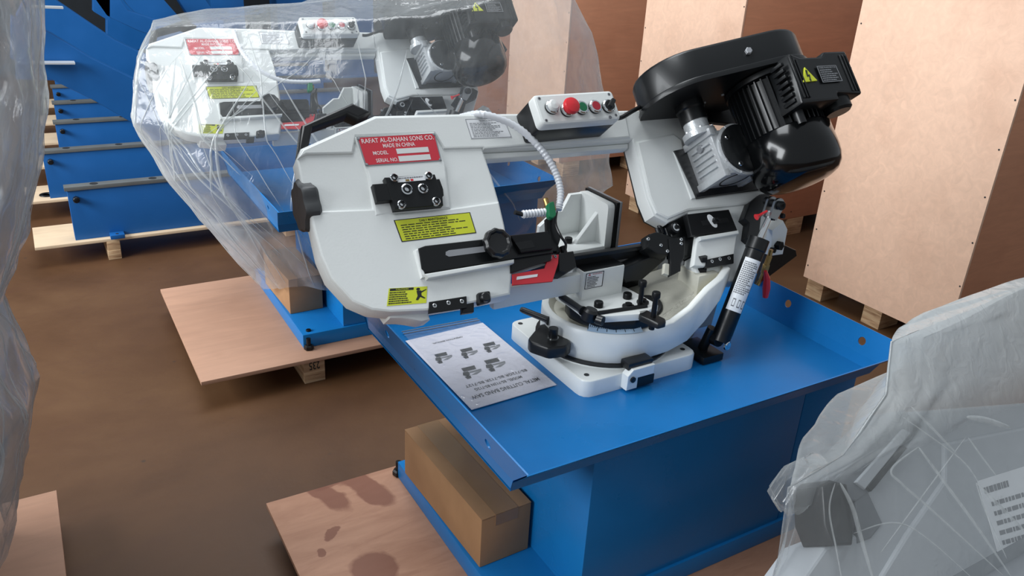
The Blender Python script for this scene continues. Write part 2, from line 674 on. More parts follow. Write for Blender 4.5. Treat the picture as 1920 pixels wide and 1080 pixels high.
class Sheet:
    """a flat label: unit square (0,0 lower left .. 1,1 upper right) carried to four 3-D corners"""
    def __init__(s, tl, tr, br, bl, nrm):
        s.c = [Vector(p) for p in (tl, tr, br, bl)]
        s.n = Vector(nrm).normalized()

    def __call__(s, x, y, h=0.0):
        tl, tr, br, bl = s.c
        return (bl * (1 - x) + br * x) * (1 - y) + (tl * (1 - x) + tr * x) * y + s.n * h

    def fix(s, fs, vs):
        a, b, c = (Vector(vs[i]) for i in fs[0][:3])
        return fs if (b - a).cross(c - a).dot(s.n) > 0 else [f[::-1] for f in fs]

    def plate(s, mb, th, mat=0, m=0.0):
        p = [(m, m), (1 - m, m), (1 - m, 1 - m), (m, 1 - m)]
        vs = [s(x, y, 0) for x, y in p] + [s(x, y, th) for x, y in p]
        fs = [(4, 5, 6, 7), (0, 1, 5, 4), (1, 2, 6, 5), (2, 3, 7, 6), (3, 0, 4, 7)]
        if (vs[5] - vs[4]).cross(vs[6] - vs[5]).dot(s.n) < 0:
            fs = [f[::-1] for f in fs]
        mb.add(vs, fs, mat)

    def poly(s, mb, pts, h, mat):
        vs = [s(x, y, h) for x, y in pts]
        fs = s.fix([tuple(range(len(pts)))], vs)
        mb.add(vs, fs, mat)

    def rect(s, mb, x0, y0, x1, y1, h, mat):
        s.poly(mb, [(x0, y0), (x1, y0), (x1, y1), (x0, y1)], h, mat)

    def border(s, mb, m0, m1, h, mat, asp=1.0):
        for a in ((m0, m0 * asp, 1 - m0, m1 * asp), (m0, 1 - m1 * asp, 1 - m0, 1 - m0 * asp), (m0, m0 * asp, m1, 1 - m0 * asp), (1 - m1, m0 * asp, 1 - m0, 1 - m0 * asp)):
            s.rect(mb, *a, h, mat)

    def text(s, mb, t, x0, y0, x1, y1, h, mat):
        vs, fs = text_shape(t)
        p = [s(x0 + (x1 - x0) * a, y0 + (y1 - y0) * b, h) for a, b in vs]
        mb.add(p, s.fix(fs, p), mat)

    def lines(s, mb, x0, y0, x1, y1, n, h, mat, fill=0.45, seed=1):
        """rows of small print too fine to read"""
        rnd = random.Random(seed)
        dy = (y1 - y0) / n
        for i in range(n):
            x = x0
            end = x0 + (x1 - x0) * rnd.uniform(0.6, 1.0)
            yb = y1 - dy * (i + 1) + dy * (1 - fill) / 2
            while x < end - 0.01:
                w = (x1 - x0) * rnd.uniform(0.03, 0.11)
                s.rect(mb, x, yb, min(x + w, end), yb + dy * fill, h, mat)
                x += w + (x1 - x0) * 0.016


def bow3(p):
    return BOW(*p)


def bsheet(pts, n):
    return Sheet(*[BOW(a, b, n) for a, b in pts], BOW.z)


def screw(mb, p, d, r, h, mat=0, sock=1, seg=12):
    """socket head screw"""
    mb.lathe([(r, 0), (r, h * 0.85), (r * 0.9, h), (r * 0.55, h)], p, d, seg, mat)
    q_ = Vector(p) + Vector(d).normalized() * (h * 0.7)
    mb.lathe([(r * 0.55, h * 0.3), (r * 0.55, 0), (0, 0)], q_, d, 6, sock)


# ---------------------------------------------------------------- the setting
mb = MB()
mb.prism(rect(-14, -8, 16, 12.5), -0.1, 0.0)
obj('floor', mb, 'floor', kind='structure')
mb = MB()
mb.box(-14, 12.0, 0.0, 16, 12.2, 6.0)
obj('wall_back', mb, 'dark_wall', kind='structure')


# ---------------------------------------------------------------- pallets
def pallet(loc, x1, y1, label, deck='ply_pallet', runners=(0.34, 0.85, 1.3), mark=None):
    """plywood sheet on timber runners; loc is the left front corner on the floor"""
    t = thing('pallet', label, 'pallet', loc)
    x, y, z = loc
    mb = MB()
    mb.box(x, y, 0.088, x + x1, y + y1, 0.102, mat=0, bev=0.0015)
    obj('deck', mb, [deck], t)
    for i, rx in enumerate(runners):
        mb = MB()
        mb.box(x + rx, y + 0.015, 0.0, x + rx + 0.074, y + y1 - 0.015, 0.088, bev=0.002)
        r = obj('runner', mb, 'timber', t)
        if mark and i == 0:
            mb = MB()
            sh = Sheet((x + rx + 0.056, y + 0.015, 0.05), (x + rx + 0.018, y + 0.015, 0.05), (x + rx + 0.018, y + 0.015, 0.082), (x + rx + 0.056, y + 0.015, 0.082), (0, -1, 0))
            sh.text(mb, mark, 0, 0, 1, 1, 0.0006, 0)
            obj('pencilled_number', mb, 'ink', r)
    return t


pallet((0.362, 0.94, 0), 1.55, 0.80, 'stained plywood pallet under the nearest unwrapped band saw', 'ply_stain')
pallet((0.335, 2.425, 0), 1.60, 0.80, 'plywood pallet with number 235 on its runner, under the wrapped band saw', 'ply_pallet', mark='235')
pallet((-1.55, 1.20, 0), 1.45, 0.83, 'plywood pallet corner under the tall plastic wrapped machine at far left', 'ply_pallet', (0.1, 0.7, 1.2))
pallet((1.25, 0.05, 0), 1.5, 0.76, 'pallet under the grey plastic wrapped machine nearest the camera', 'ply_pallet', (0.3, 0.8, 1.3))


# ---------------------------------------------------------------- machine stands
def stand(label):
    bx, by = 1.15, 1.36
    t = thing('machine_stand', label, 'stand', (bx, by, 0.102))
    # base plate: a shallow folded pan
    mb = MB()
    mb.box(0.707, 1.035, 0.102, 1.765, 1.69, 0.154, bev=0.003)
    b = obj('base_plate', mb, 'blue', t)
    for px, py in ((0.735, 1.665), (0.735, 1.06), (1.735, 1.06)):
        mb = MB()
        screw(mb, (px, py, 0.154), (0, 0, 1), 0.009, 0.006, 0, 1)
        obj('bolt', mb, ['black_oxide', 'black'], b)
    for px, py in ((0.714, 1.700), (0.722, 1.022)):
        mb = MB()
        mb.cyl((px, py, 0.104), (px, py, 0.145), 0.008, 10, 0)
        mb.lathe([(0.017, 0), (0.017, 0.012), (0.012, 0.016)], (px, py, 0.104), (0, 0, 1), 6, 0)
        obj('levelling_screw', mb, 'black_oxide', b)
    # cabinet with a cut away upper corner on its left, and a door on the right
    mb = MB()
    mb.box(0.857, 1.042, 0.154, 1.470, 1.60, 0.553, bev=0.003)
    mb.box(1.474, 1.044, 0.154, 1.655, 1.60, 0.553, bev=0.003)
    mb.box(1.465, 1.06, 0.16, 1.48, 1.59, 0.55)
    obj('cabinet', mb, 'blue', t)
    # tray
    mb = MB()
    th = 0.002
    F = [(0.643, 1.011), (1.650, 1.011), (1.650, 1.72), (0.643, 1.72)]
    T = [(0.624, 0.931), (1.672, 0.931), (1.672, 1.75), (0.624, 1.75)]
    R = [(0.640, 1.000), (1.655, 1.000), (1.655, 1.725), (0.640, 1.725)]
    z0, z1, zr = 0.56, 0.65, 0.586
    vs = [(x, y, z0) for x, y in F] + [(x, y, zr) for x, y in R] + [(x, y, z1) for x, y in T]
    vs += [(x, y, z0 - th * 3) for x, y in F] + [(x * 1.0 + (-.003 if x < 1 else .003), y + (-.003 if y < 1.3 else .003), zr - th) for x, y in R] + [(x + (-.003 if x < 1 else .003), y + (-.003 if y < 1.3 else .003), z1) for x, y in T]
    fs = [(0, 1, 2, 3), (15, 14, 13, 12)]
    k = {0: 'front', 1: 'right', 2: 'back', 3: 'left'}
    wl = []
    for i in range(4):
        j = (i + 1) % 4
        side = []
        for a in (0, 4):
            side += [(a + j, a + i, a + 4 + i, a + 4 + j), (a + 12 + i, a + 12 + j, a + 16 + j, a + 16 + i)]
        side += [(8 + j, 8 + i, 20 + i, 20 + j)]
        if k[i] in ('left', 'right'):
            wl.append((k[i], side))
        else:
            fs += side
    mb.add(vs, fs)
    tr = obj('tray', mb, 'blue', t, sharp=20)
    # the two holed end flanges are cut plates with round holes
    for nm, side in wl:
        left = nm == 'left'
        for lo, hi, A, Bq, za, zb in ((0, 1, F, R, z0, zr), (1, 2, R, T, zr, z1)):
            i0, i1 = (0, 3) if left else (1, 2)
            a0, a1, b1, b0 = (Vector((*A[i0], za)), Vector((*A[i1], za)), Vector((*Bq[i1], zb)), Vector((*Bq[i0], zb)))
            e = (a1 - a0).normalized()
            up = ((b0 + b1) / 2 - (a0 + a1) / 2)
            up = (up - e * up.dot(e))
            H = up.length
            up.normalize()
            nrm = e.cross(up)
            if (nrm.x > 0) == left:
                nrm = -nrm
            L = (a1 - a0).length
            ol = [(0, 0), (L, 0), ((b1 - a0).dot(e), H), ((b0 - a0).dot(e), H)]
            fr = Frame(a0, e, up, e.cross(up))
            holes = []
            if lo == 1:
                hy = (1.083, 1.570) if left else (1.060, 1.295)
                holes = [((y - a0.y), H * 0.46) for y in hy]
            bm = bmesh.new()
            for cc in (0, 0.003):
                pv = [bm.verts.new(fr(x, y, cc)) for x, y in ol]
                ed = [bm.edges.new((pv[q_], pv[(q_ + 1) % 4])) for q_ in range(4)]
                for hx, hyy in holes:
                    hv = [bm.verts.new(fr(x, y, cc)) for x, y in circle(hx, hyy, 0.0105, 16)]
                    ed += [bm.edges.new((hv[q_], hv[(q_ + 1) % 16])) for q_ in range(16)]
                bmesh.ops.triangle_fill(bm, use_beauty=True, use_dissolve=False, edges=ed)
            bm.verts.index_update()
            m2 = MB()
            m2.add([v.co.copy() for v in bm.verts], [tuple(v.index for v in f.verts) for f in bm.faces])
            bm.free()
            for q_ in range(4):
                x, y = ol[q_], ol[(q_ + 1) % 4]
                m2.add([fr(*x, 0), fr(*y, 0), fr(*y, .003), fr(*x, .003)], [(0, 1, 2, 3)])
            for hx, hyy in holes:
                c = circle(hx, hyy, 0.0105, 16)
                for q_ in range(16):
                    x, y = c[q_], c[(q_ + 1) % 16]
                    m2.add([fr(*x, 0), fr(*y, 0), fr(*y, .003), fr(*x, .003)], [(0, 1, 2, 3)])
            obj('tray_flange', m2, 'blue', t, sharp=20)
    return t


STAND = stand('blue cabinet stand with tray under the nearest unwrapped band saw')
s2 = copy_tree(STAND)
s2.location = STAND.location + Vector((-0.01, 1.475, 0))
s2['label'] = 'blue cabinet stand half hidden under plastic sheet behind'


# ---------------------------------------------------------------- the band saw
def band_saw(label):
    t = thing('band_saw', label, 'band saw', (1.105, 1.372, 0.56))
    N = BOW.z

    # --- swivel base bolted footprint
    mb = MB()
    mb.prism(rounded(rect(0.940, 1.207, 1.270, 1.537), 0.03, 4), 0.56, 0.600, mat=0, bev=0.004)
    mb.lathe([(0.158, 0), (0.158, 0.006), (0.150, 0.010)], (1.105, 1.372, 0.598), (0, 0, 1), 48, 0)
    mb.box(0.952, 1.33, 0.598, 0.978, 1.40, 0.622, bev=0.003)
    base = obj('base_casting', mb, 'white', t)
    for x, y in ((0.962, 1.515), (0.966, 1.236), (1.246, 1.238)):
        mb = MB()
        mb.lathe([(0.006, 0), (0.006, 0.0012), (0, 0.0012)], (x, y, 0.5995), (0, 0, 1), 14, 0)
        obj('bolt_hole', mb, 'ink', base)
    mb = MB()
    mb.lathe([(0.1605, 0), (0.1605, 0.004)], (1.105, 1.372, 0.6045), (0, 0, 1), 48, 0)
    obj('swivel_seam', mb, 'black', base)
    # stop bracket on the front edge of the base
    p = [(1.0505,1.196,0.604),(1.1177,1.196,0.6013),(1.1264,1.196,0.546),(1.0581,1.196,0.5497)]
    x0, x1, za, zb = p[0][0], p[1][0], 0.566, 0.616
    mb = MB()
    mb.prism([(x0 - .008, za), (x0 + 0.022, za), (x0 + 0.022, za + .026), (x1, za + .026), (x1, zb), (x0 + .006, zb), (x0 - .008, zb - .014)], -1.207, -1.186, FRONT, 0, 0.002)
    sbk = obj('stop_bracket', mb, 'white', base)
    mb = MB()
    mb.box(x0 + .022, 1.188, za, x1 + .004, 1.207, za + .024, bev=.002)
    obj('stop_foot', mb, 'black', base)
    mb = MB()
    mb.box(x0 - .002, 1.194, zb - .006, x1, 1.225, zb + .012, bev=.004)
    obj('stop_cap', mb, 'black', base)
    mb = MB()
    mb.lathe([(0.007, 0), (0.007, 0.004), (0.0, 0.005)], (x0 + .006, 1.1865, za + .026), (0, -1, 0), 12, 0)
    obj('screw', mb, 'black', base)

    # --- swivel arm: round body drawn out to the right like a boat
    cx, cy = 1.105, 1.372
    out, zt, zbm = [], [], []
    arc = circle(cx, cy, 0.150, 20, math.radians(80), math.radians(278), False)
    for x, y in arc:
        out.append((x, y)); zt.append(0.684); zbm.append(0.606)
    for x, y, a, b in ((1.19, 1.222, 0.690, 0.612), (1.24, 1.222, 0.714, 0.626), (1.29, 1.226, 0.752, 0.664), (1.34, 1.236, 0.768, 0.705), (1.385, 1.26, 0.778, 0.742),
                       (1.40, 1.32, 0.780, 0.742), (1.40, 1.40, 0.780, 0.735), (1.36, 1.47, 0.772, 0.69), (1.26, 1.50, 0.745, 0.64), (1.17, 1.515, 0.71, 0.61)):
        out.append((x, y)); zt.append(a); zbm.append(b)
    n = len(out)
    pin = inset(out, 0.016)
    vs = [(x, y, z) for (x, y), z in zip(inset(out, 0.006), zbm)] + [(x, y, z + .006) for (x, y), z in zip(out, zbm)] + [(x, y, z - .003) for (x, y), z in zip(out, zt)] + [(x, y, z) for (x, y), z in zip(inset(out, .003), zt)]
    vs += [(x, y, z) for (x, y), z in zip(pin, zt)]
    fs = [tuple(range(n))[::-1]]
    for k in range(4):
        for i in range(n):
            j = (i + 1) % n
            fs.append((k * n + i, k * n + j, (k + 1) * n + j, (k + 1) * n + i))
    mb = MB()
    mb.add(vs, fs, 0)
    zf = [max(b + .014, min(a - 0.014, 0.688)) for a, b in zip(zt, zbm)]
    vi = [(x, y, z) for (x, y), z in zip(pin, zt)] + [(x, y, z) for (x, y), z in zip(inset(out, 0.03), zf)]
    mb.add(vi, [(i, (i + 1) % n, n + (i + 1) % n, n + i) for i in range(n)] + [tuple(range(n, 2 * n))], 1)
    arm = obj('swivel_arm', mb, ['white', 'cream_cast'], t, sharp=50)
    mb = MB()
    mb.box(1.288, 1.262, 0.69, 1.352, 1.335, 0.772, mat=0, bev=0.008)
    st = obj('stop_block', mb, 'cream_cast', arm)
    mb = MB()
    mb.cyl((1.315, 1.288, 0.77), (1.315, 1.288, 0.80), 0.008, 12, 0)
    mb.lathe([(0.016, 0), (0.016, 0.008), (0.01, 0.014)], (1.315, 1.288, 0.772), (0, 0, 1), 6, 0)
    mb.lathe([(0.013, 0), (0.013, 0.010), (0.012, .012)], (1.315, 1.288, 0.797), (0, 0, 1), 6, 0)
    obj('stop_bolt', mb, 'black_oxide', arm)
    # angle scale on the round front
    mb = MB()
    path = [Vector(p) for p in arc[14:20]]
    seg = []
    for p, q_ in zip(path, path[1:]):
        d = (q_ - p).normalized()
        o_ = Vector((d.y, -d.x)) * .0014
        k = max(2, int((q_ - p).length / .004))
        seg += [(p.lerp(q_, i / k) + o_, p.lerp(q_, (i + 1) / k) + o_) for i in range(k)]
    for i, (p, q_) in enumerate(seg):
        n_ = Vector((p.y - q_.y, q_.x - p.x)).normalized() * .020
        w = n_ * .25
        u1 = Vector((0, 0, .0006))
        V = lambda a, k: Vector((*(a + n_ * k), .6856 + .012 * k))
        mb.add([V(p, 0), V(q_, 0), V(q_, 1), V(p, 1)], [(0, 1, 2, 3)], 0)
        m_ = p.lerp(q_, .35)
        kl = .45 if i % 5 else .15
        mb.add([V(p, kl) + u1, V(m_, kl) + u1, V(m_, .95) + u1, V(p, .95) + u1], [(0, 1, 2, 3)], 1)
    obj('angle_scale', mb, ['scale', 'ink'], arm)
    # foot of the pivot behind the lift cylinder, casting's shading put into its grey
    mb = MB()
    mb.prism([(1.29, 0.60), (1.40, 0.60), (1.43, 0.80), (1.35, 0.80), (1.33, 0.72)], -1.46, -1.30, FRONT, 0, 0.008)
    mb.prism([(1.17, 0.566), (1.33, 0.566), (1.35, 0.60), (1.34, 0.66), (1.20, 0.62)], -1.46, -1.30, FRONT, 0, 0.006)
    obj('pivot_foot', mb, 'shaded_cast', arm)

    # --- vise
    mb = MB()
    top = [a[:2] for a in [(0.9845,1.371,0.73),(0.9792,1.2583,0.73),(1.0959,1.2235,0.73),(1.1603,1.2462,0.73),(1.151,1.3605,0.73),(1.1,1.4241,0.73)]]
    mb.prism(rounded(top, 0.008, 2), 0.714, 0.730, mat=0, bev=0.003)
    pb = [(1.0108,1.335,0.7217),(1.1266,1.335,0.7188),(1.1223,1.335,0.7965),(1.0068,1.335,0.7999)]
    bx0, bx1, bz1 = pb[3][0], pb[2][0], pb[3][2]
    mb.box(bx0, 1.335, 0.69, bx1, 1.366, bz1, mat=0, bev=0.004)
    mb.box(bx0 + .003, 1.338, bz1 - 0.002, bx1 - .003, 1.43, bz1 + 0.002, mat=1, bev=0.001)
    mb.box(bx0, 1.378, 0.69, bx1, 1.44, bz1 - .002, mat=0, bev=0.004)
    pl = [(0.7842,1.346,0.7489),(0.9732,1.346,0.7347),(0.9674,1.346,0.7958),(0.7821,1.346,0.7917)]
    mb.box(pl[0][0], 1.346, pl[0][2] - .004, bx0 + .01, 1.366, pl[3][2], mat=0, bev=0.005)
    vise = obj('vise_body', mb, ['white', 'black_satin'], t)
    sh = Sheet(*[(1.011,1.3344,0.7981),(1.0641,1.3344,0.7971),(1.0631,1.3344,0.7563),(1.0096,1.3344,0.7566)], (0, -1, 0))
    mb = MB()
    sh.plate(mb, 0.0004, 0)
    sh.border(mb, 0.03, 0.07, 0.0007, 1)
    sh.text(mb, 'WARNING', 0.36, 0.82, 0.88, 0.91, 0.0007, 2)
    sh.poly(mb, [(0.14, .80), (0.30, .80), (0.22, .93)], 0.0007, 2)
    sh.lines(mb, 0.12, 0.10, 0.74, 0.76, 7, 0.0007, 1, 0.5, 3)
    obj('warning_label', mb, ['label_white', 'ink', 'red_ink'], vise)
    for px in ('1122,572', '1177,555'):
        pass
    for x, y in ((1.025,1.2941,0.73)[:2], (1.114,1.3044,0.73)[:2]):
        mb = MB()
        screw(mb, (x, y, 0.729), (0, 0, 1), 0.0105, 0.014, 0, 1)
        obj('screw', mb, ['black_oxide', 'black'], vise)
    for x, y, h in ((*(1.1174,1.2621,0.742)[:2], 0.052), (*(1.1056,1.2008,0.742)[:2], 0.052)):
        mb = MB()
        mb.cyl((x, y, 0.70), (x, y, 0.738 + h - .012), 0.0065, 12, 0, r1=0.0055)
        screw(mb, (x, y, 0.738 + h - .013), (0, 0, 1), 0.0095, 0.013, 0, 1)
        obj('tall_screw', mb, ['black_oxide', 'black'], vise)
    mb = MB()
    c = (1.1765,1.2897,0.715)
    mb.lathe([(0.036, 0), (0.036, 0.012), (0.033, 0.015), (0, 0.015)], (c[0], c[1] + .012, 0.690), (-0.35, -0.25, 1), 28, 0)
    obj('swivel_washer', mb, 'black_oxide', vise)
    for px in ((*(1.0857,1.264,0.73)[:2],), (*(1.1306,1.2687,0.73)[:2],)):
        mb = MB()
        mb.lathe([(0.014, 0), (0.014, 0.004), (0.008, 0.006), (0.008, 0.010)], (px[0], px[1], 0.730), (0, 0, 1), 18, 0)
        obj('washer', mb, 'black_oxide', vise)
    # curved clamp with its two levers
    mb = MB()
    pts_t = [a[:2] for a in [(0.9971,1.3845,0.692),(0.9846,1.3438,0.692),(0.992,1.3077,0.692),(1.0057,1.2753,0.692),(1.0363,1.2471,0.692),(1.0837,1.2313,0.692),(1.1257,1.2326,0.692),(1.1588,1.2444,0.692),(1.1501,1.2665,0.692),(1.1322,1.293,0.692),(1.0271,1.3157,0.692)]]
    mb.prism(rounded(pts_t, 0.006, 2), 0.687, 0.7145, mat=0, bev=0.004)
    clamp = obj('clamp_plate', mb, 'black_satin', t)
    mb = MB()
    a = Vector((0.9675,1.3596,0.738)); b = Vector((0.9698,1.2765,0.738))
    mb.tube([a, a.lerp(b, .15), a.lerp(b, .85), b], [0.0075, 0.0085, 0.0078, 0.011], 12, 0)
    mb.lathe([(0.018, 0), (0.018, 0.02), (0.013, 0.026)], b + Vector((.012, -.006, -.02)), (0.2, -0.1, 1), 14, 0)
    mb.lathe([(0.011, 0), (0.011, 0.014)], b + Vector((.02, -.028, -.012)), (0.5, -1, 0), 14, 0)
    obj('clamp_handle', mb, 'black', clamp)
    mb = MB()
    a = Vector((0.9968,1.2633,0.732)); b = Vector((1.1246,1.2482,0.732))
    mb.tube([a, b], 0.0055, 10, 0)
    a2, b2 = Vector((1.0044,1.253,0.726)), Vector((1.1038,1.2439,0.726))
    mb.tube([a2, b2], 0.003, 8, 1)
    obj('clamp_rod', mb, ['black_satin', 'steel'], clamp)
    mb = MB()
    pl = [q_[:2] for q_ in [(1.0935,1.2394,0.73),(1.1167,1.2381,0.73),(1.1263,1.1836,0.73),(1.1169,1.1706,0.73),(1.0937,1.1697,0.73),(1.0824,1.2178,0.73)]]
    mb.prism(rounded(pl, 0.004, 2), 0.717, 0.73, mat=0, bev=0.003)
    obj('clamp_tab', mb, 'black', clamp)
    mb = MB()
    c = Vector((1.0957,1.236,0.6967))
    mb.lathe([(0.0075, 0), (0.0075, .003), (0, .004)], c, (0, -1, 0.1), 14, 0)
    obj('rivet', mb, 'dull_steel', clamp)
    # locking lever left of the vise
    mb = MB()
    a = Vector((0.9242,1.4564,0.672)); b = Vector((0.958,1.3849,0.668))
    mb.tube([a, a.lerp(b, .1), a.lerp(b, .9), b], [0.006, 0.0075, 0.008, 0.012], 12, 0)
    body = [q_[:2] for q_ in [(0.8865,1.3605,0.652),(0.9483,1.4092,0.652),(0.9969,1.4058,0.652),(0.9851,1.3744,0.652),(0.9658,1.3016,0.652),(0.9434,1.2896,0.652),(0.9031,1.2972,0.652),(0.8812,1.3403,0.652)]]
    mb.prism(rounded(body, 0.006, 2), 0.624, 0.650, mat=0, bev=0.005)
    c = Vector((0.9394,1.3387,0.64))
    mb.cyl(c, c + Vector((0, 0, 0.034)), 0.011, 14, 0)
    mb.lathe([(0.0135, 0), (0.0135, .003)], c + Vector((0, 0, .008)), (0, 0, 1), 16, 1)
    obj('lock_lever', mb, ['black', 'chrome'], t)
    # jaw bracket behind the blade
    sx = [(1.185,1.5886,0.898),(1.185,1.4702,0.8977),(1.185,1.4733,0.7763),(1.185,1.5936,0.7758)]
    fr = Frame((0, 0, 0), (0, 1, 0), (0, 0, 1), (1, 0, 0))
    mb = MB()
    y_near, y_far = 1.475, 1.60
    xz = [(1.1889,1.475,0.8958),(1.1864,1.475,0.7755),(1.0617,1.475,0.793),(1.0303,1.475,0.8516)]
    xj, zj0, zj1, xl = xz[0][0], xz[1][2], xz[0][2], xz[2][0]
    zfl = zj0
    jaw_poly = rounded([(y_near, zfl), (y_far, zfl), (y_far, zj1), (y_near, zj1)], .012, 3)
    mb.prism(jaw_poly, xj - 0.022, xj, fr, 0, 0.003)
    mb.prism([(xl, y_near), (xj - .02, y_near), (xj - .02, y_far), (xl, y_far), (xl - .018, y_far - .04), (xl - .018, y_near + .05)], zfl, zfl + .014, WORLD, 0, 0.003)
    gs = [(xj - .02, zj1 - .03), (xj - .02, zfl + .012), (xj - .085, zfl + .012)]
    mb.prism(gs, -(y_near + .05), -(y_near + .038), FRONT, 0, 0.002)
    gs = [(xj - .02, zj1 - .005), (xj - .02, zfl + .012), (xl - .016, zfl + .012), (xl - .014, zfl + .042), (xl + .03, zfl + .075), (xl + .05, zj1 - .045), (xj - .055, zj1 - .005)]
    mb.prism(gs, -y_far, -(y_far - .012), FRONT, 0, 0.002)
    jaw = obj('vise_jaw', mb, 'white', t)
    mb = MB()
    mb.prism(rect(y_near - .004, zfl - .004, y_far + .004, zj1 + .003), xj, xj + .010, fr, 0, .001)
    mb.prism(rect(y_near - .006, zfl - .008, y_far + .006, zj1 + .004), xj + .010, xj + .016, fr, 1, .001)
    obj('jaw_plate', mb, ['black_oxide', 'dull_steel'], jaw)
    mb = MB()
    screw(mb, (xl + .035, y_near + .055, zfl + .014), (0, 0, 1), 0.010, 0.013, 0, 1)
    obj('screw', mb, ['black_oxide', 'black'], jaw)
    # bed rails carrying the jaw
    mb = MB()
    mb.box(xl - .03, 1.39, 0.70, xj + .03, 1.62, zfl - .002, mat=0, bev=.004)
    obj('vise_bed', mb, 'black_oxide', vise)

    # --- bow: left wheel cover, beam, right wheel cover
    bow = MB()
    left = [(0.4306,0.2848),(0.444,0.3063),(0.613,0.3664),(0.8293,0.3569),(0.9516,0.3488),(1.0777,0.3445),(1.0487,0.2633),(0.9617,0.2616),(0.8357,0.2676),(0.8379,0.2041),(0.8367,0.1429),(0.8324,0.0892),(0.8268,0.0522),(0.8264,0.0112),(0.7971,-0.0622),(0.6998,-0.0631),(0.6077,-0.0605),(0.5322,-0.0507),(0.4962,-0.0396),(0.4631,-0.0164),(0.4339,0.0367),(0.4265,0.0819),(0.428,0.1392),(0.4278,0.2377)]
    beam = [(0.9516,0.3488),(1.2548,0.3373),(1.4084,0.3274),(1.4424,0.274),(1.3687,0.2576),(1.2395,0.2568),(0.9617,0.2616)]
    right = [(1.2395,0.2568),(1.3957,0.3222),(1.4519,0.2959),(1.5717,0.2335),(1.6206,0.0888),(1.616,0.0593),(1.5594,-0.0337),(1.4862,-0.1085),(1.4095,-0.1374),(1.2954,-0.1045),(1.2923,-0.0731),(1.3335,-0.0016),(1.3304,0.0543),(1.2599,0.0375),(1.2273,0.0609),(1.2237,0.1078)]
    outl = left[:5] + beam[1:3] + right[3:] + right[:1] + left[7:]
    bow.prism(outl, 0.006, 0.044, BOW, 0, 0.005)
    # raised bands of the casting
    up = [(0.4327,0.2838),(0.4454,0.3019),(0.6115,0.3607),(0.8259,0.3511),(0.9454,0.3444),(1.2454,0.3328),(1.234,0.2623),(0.9612,0.2662),(0.8367,0.2681),(0.8349,0.2708),(0.742,0.2766),(0.7305,0.3137),(0.5597,0.3201),(0.5436,0.2838),(0.4509,0.29)]
    bow.prism(up, 0.040, 0.049, BOW, 0, 0.004)
    mid = [(0.5545,0.3195),(0.7317,0.3163),(0.7361,0.2428),(0.7179,0.1406),(0.5967,0.1467),(0.5508,0.1436),(0.5608,0.232)]
    bow.prism(mid, 0.040, 0.051, BOW, 0, 0.005)
    low = [(0.4298,0.1381),(0.433,0.1727),(0.4545,0.1711),(0.5559,0.1616),(0.5965,0.1449),(0.709,0.1422),(0.8333,0.1437),(0.8295,0.0876),(0.8241,0.0592),(0.7497,0.0652),(0.6232,0.0677),(0.6209,0.0114),(0.6256,0.0038),(0.5961,0.0088),(0.538,0.0208),(0.4815,0.0519),(0.4691,0.0865)]
    low2 = [(0.4267,0.1341),(0.428,0.1734),(0.4547,0.1722),(0.5562,0.1627),(0.5968,0.146),(0.7094,0.1433),(0.8337,0.1449),(0.8295,0.0876),(0.8246,0.0567),(0.8232,0.0088),(0.7938,-0.0608),(0.6977,-0.0631),(0.6059,-0.0606),(0.533,-0.0501),(0.4971,-0.0391),(0.464,-0.016),(0.4356,0.0358),(0.4275,0.0821)]
    bow.prism(low2, 0.040, 0.050, BOW, 0, 0.005)
    # ledge under the guide arm
    bow.prism([(0.6123,0.0096),(0.818,0.0086),(0.8154,0.0007),(0.6197,-0.0006)], 0.040, 0.066, BOW, 0, 0.002)
    bow.prism([(0.6103,0.0626),(0.6203,0.0656),(0.6184,0.003),(0.6097,0.0044)], 0.040, 0.060, BOW, 0, 0.003)
    # beam lip and the dished right cover
    bow.prism([(0.8345,0.2668),(0.9603,0.2607),(1.2377,0.2559),(1.2329,0.2436),(0.956,0.248),(0.8324,0.2517)], 0.006, 0.030, BOW, 0, 0.003)
    dish = [(1.2462,0.2504),(1.3688,0.2634),(1.3884,0.2442),(1.3697,0.0876),(1.4119,0.0882),(1.614,0.0852),(1.609,0.0588),(1.5221,0.0517),(1.4606,0.0535),(1.3299,0.0588),(1.261,0.0457),(1.2329,0.0644),(1.2278,0.1073)]
    bow.prism(dish, 0.040, 0.050, BOW, 0, 0.006)
    rim = [(1.3441,0.2136),(1.3584,0.2152),(1.3617,0.0864),(1.3475,0.0853)]
    bow.prism(rim, 0.044, 0.054, BOW, 0, 0.002)
    # bosses under the left cover
    bow.prism([(0.5321,-0.0416),(0.6173,-0.0531),(0.6184,-0.0735),(0.5997,-0.0743),(0.5792,-0.066),(0.5605,-0.0601),(0.5371,-0.0557)], -0.02, 0.025, BOW, 0, 0.004)
    bow = obj('saw_bow', bow, 'white', t, sharp=32)
    # dark back guard
    mb = MB()
    o2 = inset(outl, -0.004)
    mb.prism(o2, -0.004, 0.005, BOW, 0)
    obj('back_guard', mb, 'black', t)

    # carry handle
    mb = MB()
    h_out = [(0.4372,0.2934),(0.4602,0.359),(0.5755,0.4016),(0.6102,0.3783),(0.5789,0.3657),(0.5592,0.3781),(0.4809,0.355),(0.4657,0.3186)]
    mb.prism(h_out, 0.002, 0.038, BOW, 0, 0.005)
    obj('carry_handle', mb, 'black', bow)
    # tension knob on the end of the bow
    p = Vector(bow3((0.452,0.1978,0.0127)))
    mb = MB()
    mb.lathe([(0.020, -0.012), (0.020, 0.002), (0.044, 0.000), (0.050, 0.006), (0.050, 0.026), (0.046, 0.032), (0.0, 0.034)], p, (-1, 0, 0), 42, 0, lobes=7, lobe=0.075)
    obj('tension_knob', mb, 'charcoal', bow)
